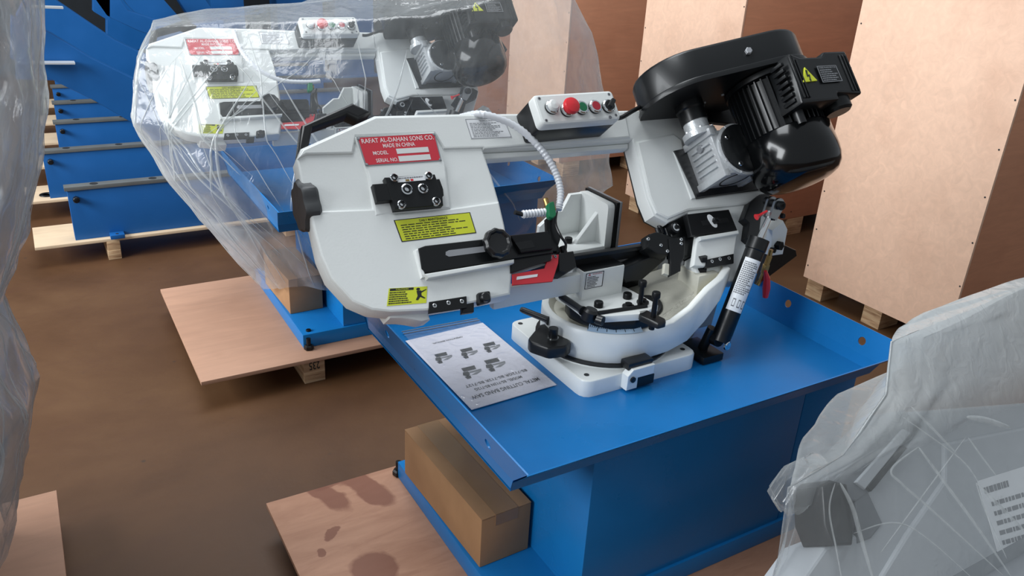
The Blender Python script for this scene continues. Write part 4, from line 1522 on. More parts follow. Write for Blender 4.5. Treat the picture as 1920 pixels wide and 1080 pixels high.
    for q_ in (-.75, -.2, .3):
        mb.add([P(q_, L0 + .010, .0239), P(q_ + .3, L0 + .010, .0239), P(q_ + .3, L0 + .03, .0239), P(q_, L0 + .03, .0239)], [(0, 1, 2, 3)], 1)
        mb.add([P(q_ + .05, L0 + .013, .0242), P(q_ + .25, L0 + .013, .0242), P(q_ + .25, L0 + .027, .0242), P(q_ + .05, L0 + .027, .0242)], [(0, 1, 2, 3)], 0)
    obj('cylinder_label', mb, ['label_white', 'grey_ink'], lc)
    mb = MB()
    cl = Vector((1.4985,1.262,0.923))
    mb.cyl(b, b + (cl - b) * .62, .0075, 16, 0)
    obj('piston_rod', mb, 'chrome', lc)
    mb = MB()
    e = (cl - b).normalized()
    sd = e.cross(Vector((0, -1, .2))).normalized()
    for o_ in (-.011, .011):
        f2 = Frame(cl + Vector((0, -1, .1)).normalized() * o_, sd, e, Vector((0, -1, .1)).normalized())
        mb.prism(circle(0, 0, .017, 14, 0, math.pi, False) + [(-.012, -.034), (.012, -.034)], -.003, .003, f2, 0)
    mb.cyl(cl - e * .036, cl - e * .022, .014, 14, 0)
    obj('rod_clevis', mb, 'steel', lc)
    mb = MB()
    mb.cyl(cl + Vector((0, .03, 0)), cl + Vector((0, -.020, .002)), .0095, 14, 0)
    screw(mb, cl + Vector((0, -.016, .002)), (0, -1, .1), .011, .008, 0, 0)
    for o_ in ((-.012, -.008, -.03), (.018, -.01, -.028)):
        screw(mb, cl + Vector(o_), (0.2, -1, .2), .007, .008, 0, 0, 6)
    obj('clevis_pin', mb, 'black_oxide', lc)
    mb = MB()
    mb.prism([(1.4771,0.0124),(1.5152,0.0508),(1.561,0.0687),(1.584,0.0689),(1.6021,0.0549),(1.5867,0.0272),(1.5369,0.0103),(1.5081,-0.0347),(1.4725,-0.048),(1.4633,-0.0367),(1.4875,-0.0004)], 0.044, 0.066, BOW, 0, .003)
    obj('pivot_bracket', mb, 'black', t)
    mb = MB()
    a_, b_ = Vector((1.4345,1.255,0.9012)), Vector((1.4672,1.255,0.9117))
    mb.tube([a_, a_.lerp(b_, .3), b_], [.008, .0035, .003], 8, 0)
    obj('red_tag', mb, 'red', lc)
    # pivot block and wedge shaped stop behind the cylinder
    mb = MB()
    pv = [(1.6129,1.36,0.8108),(1.6487,1.36,0.8326),(1.6718,1.36,0.8057),(1.6727,1.36,0.7344),(1.6258,1.36,0.737)]
    mb.prism([(x, z) for x, y, z in pv], -1.40, -1.35, FRONT, 0, .003)
    obj('pivot_block', mb, 'white', t)
    mb = MB()
    pv = (1.6416,1.35,0.7655)
    screw(mb, (pv[0], pv[1], pv[2]), (.1, -1, .2), .013, .014, 0, 0, 6)
    screw(mb, (pv[0] - .02, pv[1], pv[2] - .01), (.1, -1, .2), .008, .012, 0, 0, 6)
    obj('pivot_bolt', mb, 'black_oxide', t)
    mb = MB()
    pv = [(1.667,1.4,0.7408),(1.7111,1.4,0.7452),(1.7783,1.4,0.7147),(1.7879,1.4,0.6956),(1.6496,1.4,0.63),(1.6614,1.4,0.6822)]
    mb.prism([(x, z) for x, y, z in pv], -1.41, -1.395, FRONT, 0, .002)
    obj('stop_plate', mb, 'black_satin', t)
    # valve with red lever
    mb = MB()
    vpts = [(1.5164,1.262,0.8042),(1.5152,1.262,0.7875),(1.5096,1.262,0.7656),(1.5059,1.262,0.7433),(1.5007,1.262,0.7269),(1.4913,1.262,0.7126)]
    vpts = [Vector(v) for v in vpts]
    mb.tube([vpts[0], vpts[1]], .0055, 8, 0)
    mb.tube([vpts[1], vpts[2]], .0075, 6, 0)
    mb.tube([vpts[2], vpts[3]], .0095, 6, 0)
    mb.tube([vpts[3], vpts[4]], .007, 6, 0)
    mb.tube([vpts[4], vpts[5]], .005, 8, 0)
    vb_ = obj('flow_valve', mb, 'brass', lc)
    mb = MB()
    lp_ = [Vector(v) for v in [(1.4899,1.245,0.7583),(1.5009,1.245,0.7365),(1.5058,1.245,0.7097),(1.5084,1.245,0.6844)]]
    mb.tube(lp_, [.004, .008, .010, .007], 10, 0)
    obj('valve_lever', mb, 'red', lc, label='red valve lever')
    return t


SAW = band_saw('white and black band saw, unwrapped, on the nearest blue stand')
saw2 = copy_tree(SAW)
saw2.location = SAW.location + Vector((-0.062, 1.485, 0.0))
saw2['label'] = 'second white and black band saw under clear plastic sheet behind'
for ch in list(saw2.children):          # on the second saw the hose hangs the other way round
    if ch.name.startswith('coolant_hose'):
        for sub in list(ch.children):
            if sub.name.startswith('nozzle'):
                bpy.data.objects.remove(sub)
        off = saw2.location
        mb = MB()
        pts_ = [Vector(p) - off for p in [(0.6597,3.0057,1.1098),(0.6625,2.9759,1.0744),(0.6787,2.9434,1.0356),(0.7175,2.9077,0.9931),(0.7829,2.883,0.9637),(0.866,2.8765,0.9559),(0.9149,2.8778,0.9575)]]
        pts_[0] = Vector((0.6644,3.0406,1.1127)) - off
        mb.tube(smooth_path(pts_, 14), .0078, 10, 0, ripple=.10)
        me = bpy.data.meshes.new('coolant_hose')
        me.from_pydata([tuple(v) for v in mb.v], [], mb.f)
        me.materials.append(M['hose'])
        me.shade_smooth()
        ch.data = me


# ---------------------------------------------------------------- things on and beside the stands
def carton(label, loc, sx, sy, sz, yaw=0.0):
    t = thing('carton', label, 'box', loc)
    t.rotation_euler.z = yaw
    x, y, z = loc
    mb = MB()
    mb.box(x, y, z, x + sx, y + sy, z + sz - .003, bev=.003)
    obj('box_body', mb, 'card', t)
    for a, b in ((x, x + sx / 2 - .001), (x + sx / 2 + .001, x + sx)):
        mb = MB()
        mb.box(a, y, z + sz - .003, b, y + sy, z + sz, bev=.001)
        obj('flap', mb, 'card', t)
    mb = MB()
    mb.box(x + sx / 2 - .03, y - .0008, z + sz, x + sx / 2 + .03, y + sy, z + sz + .0006)
    mb.box(x + sx / 2 - .03, y - .0012, z + sz - .03, x + sx / 2 + .03, y - .0002, z + sz + .0006)
    obj('tape', mb, 'tape', t)
    return t


carton('brown cardboard box on blue base plate below the zip-bagged manual', (0.716, 1.236, 0.1545), 0.132, 0.40, 0.137, 0.03)
carton('brown cardboard box on the second blue base, partly under plastic', (0.706, 2.69, 0.1545), 0.125, 0.31, 0.137, 0.03)

# manual in a zip bag
t = thing('manual', 'white instruction manual in clear zip bag on blue tray', 'manual', (0.81, 1.45, 0.5605))
z = 0.5625
mc = [(*a[:2], z) for a in [(0.6988,1.2705,0.5625),(0.9179,1.2797,0.5625),(0.9146,1.6207,0.5625),(0.6961,1.6114,0.5625)]]       # near left, near right, far right, far left
mb = MB()
sh = Sheet(mc[0], mc[1], mc[2], mc[3], (0, 0, 1))      # printed upside down as seen from the front
sh.plate(mb, .0014, 0)
pg = obj('booklet', mb, ['paper'], t)
sh = Sheet(mc[1], mc[0], mc[3], mc[2], (0, 0, 1))      # reading way up, title edge nearest the camera
mb = MB()
h = .0019


def R(x0, y0, x1, y1):
    return (x0, y0, x1, y1)


sh.text(mb, 'METAL CUTTING BAND SAW', .10, .865, .90, .905, h, 0)
sh.text(mb, 'MODEL: BS-712N BS-712G', .24, .795, .80, .825, h, 0)
sh.text(mb, 'BS-712GR BS-712R BS-712T', .12, .735, .86, .765, h, 0)
sh.text(mb, 'OPERATION MANUAL', .38, .12, .76, .14, h, 0)
rnd = random.Random(3)
for cx_, cy_, s_ in ((.36, .585, .13), (.66, .60, .12), (.20, .36, .11), (.49, .36, .11), (.79, .34, .11)):
    # small line pictures of band saws
    P_ = lambda pts: [(cx_ + a * s_, cy_ - b * s_ * .62) for a, b in pts][::-1]
    sh.poly(mb, P_([(-.75, .9), (.55, .95), (.62, .3), (-.6, .25)]), h, 0)
    sh.poly(mb, P_([(-1.0, .1), (.3, .1), (.2, -.12), (-.9, -.2)]), h, 1)
    sh.poly(mb, P_([(.25, .2), (.75, .25), (.95, -.2), (.65, -.6), (.3, -.3)]), h, 0)
    sh.poly(mb, P_([(.4, -.5), (.95, -.5), (.9, -.95), (.5, -.95)]), h, 0)
    sh.poly(mb, P_([(-.9, -.25), (-.3, -.25), (.3, -.5), (-.2, -.6)]), h, 1)
obj('cover_print', mb, ['ink', 'grey_ink'], pg)
bag = MB()
bc = [(*a[:2], z + .0028) for a in [(0.6963,1.266,0.5645),(0.9179,1.2734,0.5645),(0.9107,1.6485,0.5645),(0.7053,1.659,0.5645)]]
gx, gy = 24, 32
vs, fs = [], []
for i in range(gy + 1):
    for j in range(gx + 1):
        a, b = j / gx, i / gy
        p = (Vector(bc[0]) * (1 - a) + Vector(bc[1]) * a) * (1 - b) + (Vector(bc[3]) * (1 - a) + Vector(bc[2]) * a) * b
        k = max(0, b - .6) * .9 + .15
        vs.append(p + Vector((0, 0, .0022 * k * (noise.noise(p * 38) + .5 * noise.noise(p * 80)) + .001)))
for i in range(gy):
    for j in range(gx):
        k = i * (gx + 1) + j
        fs.append((k, k + 1, k + gx + 2, k + gx + 1))
bag.add(vs, fs)
obj('zip_bag', bag, 'film_flat', t, sharp=60)
mb = MB()
far0, far1, nr0, nr1 = Vector(bc[3]), Vector(bc[2]), Vector(bc[0]), Vector(bc[1])
for q_ in (.955, .985):
    mb.tube([nr0.lerp(far0, q_) + Vector((0, 0, .002)), nr1.lerp(far1, q_) + Vector((0, 0, .002))], .0012, 6, 0)
obj('zip_seal', mb, 'dull_steel', t)


# ---------------------------------------------------------------- plywood crates in a row on the right
def crate(label, y0, y1, x0=2.95, x1=4.25, h=1.52, red=False):
    t = thing('crate', label, 'crate', ((x0 + x1) / 2, (y0 + y1) / 2, 0), 'plywood crates along the right')
    mb = MB()
    mb.box(x0 + .012, y0 + .012, .10, x1 - .012, y1 - .012, h - .012)
    obj('inner_lining', mb, 'ply_pale', t)
    for nm, bx in (('left_panel', (x0, y0, .10, x0 + .012, y1, h)), ('right_panel', (x1 - .012, y0, .10, x1, y1, h)), ('top_panel', (x0, y0, h, x1, y1, h + .012))):
        mb = MB()
        mb.box(*bx, bev=.0015)
        p = obj('side_panel', mb, 'ply_crate', t)
        if nm == 'left_panel':
            face = p
    for yy in (y0 + .0122, y1 - .0122 + .012):
        mb = MB()
        mb.box(x0 + .0125, yy - .012, .10, x1 - .0125, yy, h, bev=.0015)
        obj('end_panel', mb, 'ply_crate_shaded', t)
    mb = MB()
    k = 0
    for i in range(8):
        for yy in (y0 + .012, y1 - .012):
            mb.lathe([(.0035, 0), (.0035, .0012), (0, .0015)], (x0, yy + .004 * math.sin(i * 5), .16 + i * (h - .2) / 7.5), (-1, 0, 0), 7, 0)
    for i in range(5):
        mb.lathe([(.0035, 0), (.0035, .0012), (0, .0015)], (x0 + .1 + i * .25, y0 + .0002, .14), (0, -1, 0), 7, 0)
    n_ = obj('nail_heads', mb, 'ink', t, kind='stuff')
    for bx in (x0 + .04, (x0 + x1) / 2 - .065, x1 - .17):
        for by in (y0 + .0, (y0 + y1) / 2 - .045, y1 - .09):
            mb = MB()
            mb.box(bx, by + .002, 0.0, bx + .13, by + .092, .10, bev=.002)
            obj('skid_block', mb, 'timber', t)
    return t


crate('pale plywood crate at right front, its lit side nearest the grey wrapped machine', 1.535, 2.245)
crate('middle plywood crate, seen behind the black belt guard and motor', 2.870, 3.585)
crate('plywood crate with shaded reddish end, behind the control box', 4.300, 5.010)
crate('last plywood crate in the row, behind the wrapped saw', 5.73, 6.44)


# ---------------------------------------------------------------- blue presses on narrow skids, back left
PLACES = ('nearest', 'second nearest', 'third', 'fourth', 'fifth', 'farthest')
rows = [(3.89, -0.078, 0.085), (4.575, -0.09, 0.020), (5.235, -0.02, 0.115), (5.80, 0.02, 0.14), (6.36, 0.055, 0.16), (6.95, 0.10, 0.2)]
for k, (y, xs, xf) in enumerate(rows):
    t = thing('skid', 'narrow pale plywood skid under the %s blue foot beam' % PLACES[k], 'pallet', (xs + 1.0, y + .14, 0), 'narrow skids at back left')
    mb = MB()
    mb.box(xs, y, .088, xs + 2.2, y + .28, .102, bev=.002)
    obj('deck', mb, 'ply_pale', t)
    for bx in (xs + .283, xs + 1.1, xs + 1.8):
        mb = MB()
        mb.box(bx, y - .005, 0, bx + .055, y + .285, .045, bev=.002)
        mb.box(bx + .002, y - .002, .045, bx + .056, y + .28, .088, bev=.002)
        obj('runner', mb, 'timber', t)
    f = thing('press_frame', 'blue steel press frame with holed grey strip on its foot, %s of the row' % PLACES[k], 'machine frame', (xf + 1.0, y + .1, .102), 'blue press frames')
    mb = MB()
    mb.box(xf, y + .03, .102, xf + 1.9, y + .085, .335, bev=.002)
    obj('foot_beam', mb, 'blue_dull', f)
    mb = MB()
    x0, x1, y0_, y1_, zt = xf - .01, xf + 1.92, y + .022, y + .075, .352
    mb.box(x0, y0_, .335, x1, y1_, zt, bev=.001)
    st = obj('steel_strip', mb, 'strip', f)
    for i in range(7):
        mb = MB()
        hx = x0 + .12 + i * .245
        mb.lathe([(.017, 0), (.017, .0012), (.011, .0013), (.009, .0004), (0, .0004)], (hx, (y0_ + y1_) / 2, zt), (0, 0, 1), 14, 0)
        obj('counterbore', mb, 'ink', st)
    mb = MB()
    mb.cyl((xf + .03, y + .032, .295), (xf + .03, y + .005, .295), .014, 8, 0, bev=.003)
    mb.cyl((xf + .03, y + .012, .295), (xf + .03, y - .008, .295), .008, 8, 0)
    obj('adjusting_bolt', mb, 'black_oxide', f)
    mb = MB()
    mb.box(xf + .14, y - .02, .102, xf + .20, y + .03, .122, bev=.003)
    mb.lathe([(.007, 0), (.007, .001), (0, .001)], (xf + .17, y - .002, .122), (0, 0, 1), 10, 1)
    obj('floor_lug', mb, ['blue_dull', 'ink'], f)
    if k == 0:
        F0 = f
    if k == 1:
        # the big curved arms
        mb = MB()
        a = [(-0.0028,4.78,0.9777),(0.1554,4.78,0.8961),(0.3173,4.78,0.7728),(0.5296,4.78,0.6453),(0.9469,4.78,0.3794),(1.3628,4.78,0.089),(1.3477,4.78,-0.1832),(0.9261,4.78,0.1465),(0.5999,4.78,0.3345),(0.4508,4.78,0.4389),(0.2988,4.78,0.5555),(0.179,4.78,0.6325),(0.0456,4.78,0.7227),(-0.0373,4.78,0.7769)]
        mb.prism([(x, z_) for x, y_, z_ in a], -4.86, -4.78, FRONT, 0, .004)
        mb.prism([(x, z_) for x, y_, z_ in [(0.0069,4.8,0.9005),(0.2404,4.8,0.7398),(0.2737,4.8,0.6303),(0.1797,4.8,0.6289),(0.1453,4.8,0.6573),(-0.0323,4.8,0.6697)]], -4.90, -4.82, FRONT, 0)
        obj('side_arm', mb, 'blue_dull', f)
    if k == 2:
        mb = MB()
        a = [(0.1263,5.4,1.0782),(0.3608,5.4,0.8872),(0.4986,5.4,0.7762),(0.6611,5.4,0.6842),(0.9035,5.4,0.53),(1.1467,5.4,0.3512),(1.1291,5.4,0.1436),(0.7037,5.4,0.4087),(0.3778,5.4,0.6184),(0.1541,5.4,0.7672),(0.0221,5.4,0.9112)]
        mb.prism([(x, z_) for x, y_, z_ in a], -5.52, -5.40, FRONT, 0, .004)
        obj('side_arm', mb, 'blue_dull', f)
        mb = MB()
        a = [(0.1508,5.2,0.8414),(0.5627,5.2,0.5777),(0.5672,5.2,0.5684),(0.1491,5.2,0.8303)]
        mb.prism([(x, z_) for x, y_, z_ in [(0.0499,4.7,0.7661),(0.2386,4.7,0.7606),(0.2374,4.7,0.7528),(0.0486,4.7,0.7585)]], -4.77, -4.70, FRONT, 0)
        obj('shelf_edge', mb, 'light_grey', f)
        mb = MB()
        mb.prism([(x, z_) for x, y_, z_ in [(0.0933,4.7,1.0301),(0.2268,4.7,1.0256),(0.2257,4.7,1.0181),(0.0921,4.7,1.0228)]], -4.77, -4.70, FRONT, 0)
        obj('shelf_edge', mb, 'light_grey', f)
    if k == 3:
        mb = MB()
        a = [(0.407,6,1.0678),(0.5272,6,0.8458),(0.7049,6,0.7519),(0.9265,6,0.6667),(1.2381,6,0.6503),(1.2523,6,0.8093),(0.9385,6,0.7768),(0.657,6,0.8784),(0.558,6,1.0706)]
        mb.prism([(x, z_) for x, y_, z_ in a], -6.1, -6.0, FRONT, 0, .004)
        mb.prism([(x, z_) for x, y_, z_ in [(0.4805,6,1.0377),(0.5721,6,1.0391),(0.5414,6,0.813),(0.457,6,0.8718)]], -6.12, -6.0, FRONT, 0)
        obj('side_arm', mb, 'blue_dull', f)
    if k == 4:
        mb = MB()
        a = [(0.6739,6.6,1.0992),(0.9166,6.6,0.9627),(1.0913,6.6,0.7352),(0.9139,6.6,0.6316),(0.7273,6.6,0.8533),(0.6307,6.6,1.0289)]
        mb.prism([(x, z_) for x, y_, z_ in a], -6.72, -6.6, FRONT, 0, .004)
        mb.prism([(x, z_) for x, y_, z_ in [(1.0473,6.7,0.9562),(1.2343,6.7,0.9585),(1.395,6.7,0.6907),(1.1845,6.7,0.6925)]], -6.82, -6.7, FRONT, 0, .004)
        obj('side_arm', mb, 'blue_dull', f)
    if k == 5:
        mb = MB()
        a = [(0.6789,7.3,0.9797),(0.9065,7.3,0.9839),(1.0747,7.3,0.7461),(1.2064,7.3,0.4528),(0.6057,7.3,0.4448)]
        mb.prism([(x, z_) for x, y_, z_ in a], -7.4, -7.3, FRONT, 0, .004)
        obj('side_arm', mb, 'blue_dull', f)

p = (0.0073,4.6691,0.102)
mb = MB()
mb.lathe([(.020, 0), (.034, 0), (.036, .003), (.034, .006), (.020, .006), (.018, .003), (.020, 0)], (p[0], p[1], .102), (0, 0, 1), 28)
tag(obj('metal_ring', mb, 'black_oxide', at=(p[0], p[1], .102)), 'small dark metal ring lying on the left end of a pale skid', 'ring')

# tall blue columns farther back, seen over the wrapped saw
cols = [(7.6, [(1.4883,7.6,0.6282),(1.7679,7.6,0.6268)], 'dark blue steel column just right of the slanted blue arms'),
        (8.0, [(2.1599,8,0.6277),(2.6031,8,0.6267)], 'broad blue steel column above the second control box'),
        (8.2, [(2.7904,8.2,0.6556),(3.1956,8.2,0.6559)], 'blue steel column beside the topmost plastic fold')]
for y, (a, b), lb in cols:
    t = thing('steel_upright', lb, 'column', ((a[0] + b[0]) / 2, y + .1, 0), 'blue columns at the back')
    mb = MB()
    mb.box(a[0], y, 0.02, b[0], y + .25, 2.6, bev=.006)
    obj('post', mb, 'blue_dull', t)
    mb = MB()
    mb.box(a[0] - .05, y - .05, 0, b[0] + .05, y + .3, .02, bev=.004)
    obj('foot_plate', mb, 'blue_dull', t)
mb = MB()
mb.box(-1.2, 9.0, 0, 3.6, 9.3, 2.4, bev=.01)  # plain dark box filling the gaps between the columns
tag(obj('dark_bulk', mb, 'dark_wall'), 'dark bulk between the blue columns at the back', 'machine')


# ---------------------------------------------------------------- plastic sheets
GRID = {}


def drape(rings, mat, cap=None, n=180, m=70, fold=0.012, freq=9.0, seed=0, dens=None, crease=0.35):
    """film pulled over a machine: control rings from the top down, closed curves interpolated and gathered into folds"""
    K = len(rings[0])
    rows_ = []
    for r in rings:
        pts = []
        for i in range(K):
            p0, p1, p2, p3 = (Vector(r[(i + d) % K]) for d in (-1, 0, 1, 2))
            for k in range(n // K):
                t = k / (n // K)
                cr = 0.5 * ((2 * p1) + (p2 - p0) * t + (2 * p0 - 5 * p1 + 4 * p2 - p3) * t * t + (3 * p1 - p0 - 3 * p2 + p3) * t ** 3)
                pts.append(p1.lerp(p2, t).lerp(cr, crease))
        rows_.append(pts)
    nn = len(rows_[0])
    full = []
    for k in range(len(rows_) - 1):
        for s in range(m // (len(rows_) - 1)):
            t = s / (m // (len(rows_) - 1))
            full.append([a.lerp(b, t) for a, b in zip(rows_[k], rows_[k + 1])])
    full.append(rows_[-1])
    mm = len(full)
    vs, fs, dn = [], [], []
    for i, row in enumerate(full):
        c = sum(row, Vector()) / nn
        f = i / (mm - 1)
        for j, p in enumerate(row):
            out = (row[(j + 1) % nn] - row[j - 1]).cross(Vector((0, 0, 1)))
            out.z = 0
            if out.length > 1e-6:
                out.normalize()
            a = 2 * math.pi * j / nn
            q_ = Vector((math.cos(a) * freq * .5, math.sin(a) * freq * .5, p.z * 1.3 + seed * 7.1))
            q2 = Vector((p.x * 3.1 + p.z * 2.2, p.y * 3.1 - p.z * 1.7, p.z * 4.0 + seed))
            w = 1 - 2.4 * abs(noise.noise(q_ + Vector((noise.noise(q2), noise.noise(q2 + Vector((5, 1, 2))), 0)) * .5))
            w2 = 1 - 2.0 * abs(noise.noise(q2 * 2.2))
            d = fold * (0.35 + 0.9 * f) * w + fold * .45 * w2
            vs.append(p + out * d + Vector((0, 0, fold * .25 * w2)))
            dn.append(dens(p) if dens else 0.0)
    for i in range(mm - 1):
        for j in range(nn):
            k = (j + 1) % nn
            fs.append((i * nn + j, (i + 1) * nn + j, (i + 1) * nn + k, i * nn + k))
    GRID['vs'], GRID['nn'], GRID['mm'] = vs[:], nn, mm
    # roof
    top = full[0]
    c = sum(top, Vector()) / nn
    if cap is not None:
        c.z = cap
    start = len(vs)
    S = 8
    for s in range(1, S):
        for j, p in enumerate(top):
            q_ = p.lerp(c, s / S)
            vs.append(q_ + Vector((0, 0, fold * .5 * noise.noise(q_ * 9))))
            dn.append(dens(q_) if dens else 0.0)
    prev = 0
    for s in range(1, S):
        cur = start + (s - 1) * nn
        for j in range(nn):
            k = (j + 1) % nn
            fs.append((prev + j, prev + k, cur + k, cur + j))
        prev = cur
    vs.append(c)
    dn.append(dens(c) if dens else 0.0)
    for j in range(nn):
        fs.append((prev + j, prev + (j + 1) % nn, len(vs) - 1))
    mb = MB()
    mb.add(vs, fs)
    return mb, dn


def film_obj(name, mb, dn, mat, label):
    o = obj(name, mb, mat, at=(sum((v.x for v in mb.v)) / len(mb.v), sum((v.y for v in mb.v)) / len(mb.v), min(v.z for v in mb.v)), sharp=180)
    at = o.data.attributes.new('thickness', 'FLOAT', 'POINT')
    at.data.foreach_set('value', dn)
    return tag(o, label, 'plastic sheet')


def creases(parent, count, seed, cols, wid=(.0015, .006), slope=.5, length=(.25, .8)):
    """sharp pinched folds standing on a draped sheet: thin double ribbons following its surface"""
    rnd = random.Random(seed)
    vs, nn, mm = GRID['vs'], GRID['nn'], GRID['mm']
    mb, dn = MB(), []
    for _ in range(count):
        j = rnd.choice(cols) + rnd.uniform(-.5, .5)
        j = j / 100 * nn
        i0 = rnd.uniform(0, .55) * mm
        i1 = min(mm - 2, i0 + rnd.uniform(*length) * mm)
        sl = rnd.uniform(-slope, slope)
        w = rnd.uniform(*wid)
        K = 26
        P = []
        for k in range(K + 1):
            i = i0 + (i1 - i0) * k / K
            jj = j + sl * (i - i0) 
            ia, ja = int(i), int(math.floor(jj))
            fi, fj = i - ia, jj - ja
            g = lambda a, b: vs[min(a, mm - 1) * nn + b % nn]
            p = (g(ia, ja) * (1 - fj) + g(ia, ja + 1) * fj) * (1 - fi) + (g(ia + 1, ja) * (1 - fj) + g(ia + 1, ja + 1) * fj) * fi
            tg = (g(ia, ja + 2) - g(ia, ja - 2)).normalized()
            up = (g(max(ia - 2, 0), ja) - g(ia + 2, ja)).normalized()
            P.append((p, tg, tg.cross(up).normalized()))
        c = sum(vs, Vector()) / len(vs)
        base = len(mb.v)
        q_ = []
        for k, (p, tg, nr) in enumerate(P):
            if nr.dot(p - c) < 0:
                nr = -nr
            e = w * (max(0.0, math.sin(math.pi * k / K)) ** .7 + .08)
            q_ += [p - tg * e + nr * .001, p + nr * (e * .9 + .0015), p + tg * e + nr * .001]
            dn += [.2, .5, .2]
        f = []
        for k in range(K):
            for o_ in (0, 1):
                f.append((k * 3 + o_, k * 3 + o_ + 1, k * 3 + o_ + 4, k * 3 + o_ + 3))
        mb.add(q_, f)
    o = obj('film_creases', mb, 'film_dense', parent, kind='stuff', sharp=180)
    at = o.data.attributes.new('thickness', 'FLOAT', 'POINT')
    at.data.foreach_set('value', dn)


# sheet over the second saw: rings run left-front, left-back, back ..., right, front
r0 = [(0.40, 2.98, 1.135), (0.42, 3.14, 1.14), (0.62, 3.24, 1.165), (0.95, 3.24, 1.18), (1.25, 3.22, 1.33), (1.62, 3.12, 1.40), (1.86, 2.92, 1.36), (1.84, 2.70, 1.30), (1.62, 2.66, 1.28), (1.30, 2.70, 1.20), (0.95, 2.78, 1.17), (0.62, 2.88, 1.155)]
r1 = [(0.335, 2.95, 1.03), (0.36, 3.16, 1.03), (0.62, 3.28, 1.05), (0.95, 3.30, 1.06), (1.25, 3.30, 1.15), (1.66, 3.22, 1.22), (1.95, 2.94, 1.20), (1.92, 2.62, 1.14), (1.64, 2.54, 1.10), (1.30, 2.58, 1.02), (0.92, 2.62, 1.00), (0.56, 2.78, 1.02)]
r2 = [(0.285, 2.92, 0.83), (0.31, 3.16, 0.82), (0.62, 3.32, 0.84), (0.95, 3.34, 0.85), (1.25, 3.34, 0.87), (1.72, 3.30, 0.90), (2.02, 2.96, 0.90), (1.98, 2.56, 0.86), (1.66, 2.46, 0.80), (1.30, 2.50, 0.78), (0.86, 2.56, 0.80), (0.47, 2.74, 0.82)]
r3 = [(0.36, 2.90, 0.64), (0.40, 3.16, 0.62), (0.66, 3.32, 0.62), (0.95, 3.34, 0.62), (1.25, 3.34, 0.62), (1.74, 3.32, 0.62), (2.06, 2.98, 0.60), (2.00, 2.50, 0.56), (1.66, 2.42, 0.56), (1.30, 2.44, 0.57), (0.86, 2.46, 0.58), (0.52, 2.66, 0.62)]
r4 = [(0.64, 2.84, 0.20), (0.66, 3.06, 0.22), (0.78, 3.20, 0.30), (1.00, 3.24, 0.32), (1.25, 3.24, 0.32), (1.70, 3.20, 0.34), (1.86, 2.96, 0.36), (1.80, 2.58, 0.36), (1.60, 2.50, 0.36), (1.28, 2.50, 0.33), (0.98, 2.50, 0.27), (0.70, 2.66, 0.27)]
mbf, dn = drape([r0, r1, r2, r3, r4], 'film', None, 216, 80, 0.016, 9, 1, lambda p: max(0.0, min(.16, (0.55 - p.x) * .5)) + (max(0, (.75 - p.x) * 1.5) if p.z < .5 else 0) if p.z < 1.0 else 0.0)
PS = film_obj('plastic_sheet', mbf, dn, 'film_dense', 'clear plastic sheet draped over the second band saw')
creases(PS, 46, 5, (0, 1, 2, 4, 78, 82, 85, 88, 90, 92, 94, 96, 98))

# tall wrapped machine at far left
t = thing('wrapped_machine', 'pale grey machine inside milky plastic at the far left edge', 'machine', (-0.70, 1.62, .102))
mb = MB()
mb.box(-1.25, 1.36, .102, -0.24, 1.92, .56, bev=.01)
obj('cabinet', mb, 'mid_grey', t)
mb = MB()
mb.prism(rounded([(-1.2, .56), (-.28, .56), (-.12, .75), (-.08, 1.3), (-.2, 1.62), (-1.2, 1.62)], .05, 3), -1.95, -1.40, FRONT, 0, .02)
obj('housing', mb, 'light_grey', t)
L = lambda z_, e0, yb, yf: [(e := e0 - .017, (yb + yf) / 2, z_), (e - .06, yb, z_), (-.6, yb + .05, z_), (-1.3, yb, z_), (-1.42, (yb + yf) / 2, z_), (-1.3, yf, z_), (-.6, yf - .04, z_), (e - .08, yf, z_)]
mbf, dn = drape([L(1.72, -.02, 1.95, 1.42), L(1.34, .058, 2.0, 1.40), L(1.14, .035, 2.02, 1.38), L(.92, -.035, 2.02, 1.36), L(.80, -.10, 1.96, 1.38), L(.62, -.075, 2.0, 1.34), L(.46, -.125, 1.98, 1.34), L(.25, -.19, 1.95, 1.36)], 'film', None, 160, 84, 0.018, 10, 4, lambda p: .2)
PS = film_obj('plastic_sheet', mbf, dn, 'film_milky', 'milky plastic sheet hanging over the tall machine at far left')

creases(PS, 14, 8, (0, 3, 6, 92, 95, 98), (.001, .004))

# grey machine in plastic at the lower right, nearest the camera
GO = Vector((1.3, 0.7, 0.6))
GF2 = Frame(GO, (1, 0, 0), (0, math.sin(TH), math.cos(TH)), (0, -math.cos(TH), math.sin(TH)))
t = thing('wrapped_saw', 'grey machine with black handle inside plastic, nearest the camera at lower right', 'machine', (1.8, 0.45, .102))
mb = MB()
mb.box(1.32, 0.12, .102, 2.55, 0.72, .44, bev=.01)
obj('cabinet', mb, 'mid_grey', t)
mb = MB()
mb.prism([(0.0885,0.0856),(0.5248,0.0033),(0.6679,-0.2134),(0.2946,-0.4068),(-0.4104,-0.1542),(-0.2327,-0.0773),(-0.1042,-0.0823),(-0.1298,-0.0281)], -0.10, 0.0, GF2, 0, .006)
mb.prism([(0.1503,0.0065),(0.4176,-0.0285),(0.2213,-0.2989),(-0.1615,-0.1699),(-0.0392,-0.1143),(0.11,-0.057)], -0.01, 0.008, GF2, 0, .006)
gh = obj('housing', mb, 'light_grey', t)
mb = MB()
mb.prism([(-0.1711,0.0178),(0.0792,0.0922),(0.1135,0.0492),(-0.0692,-0.021),(-0.1282,-0.0305),(-0.1774,-0.0045)], -0.10, 0.004, GF2, 0, .004)
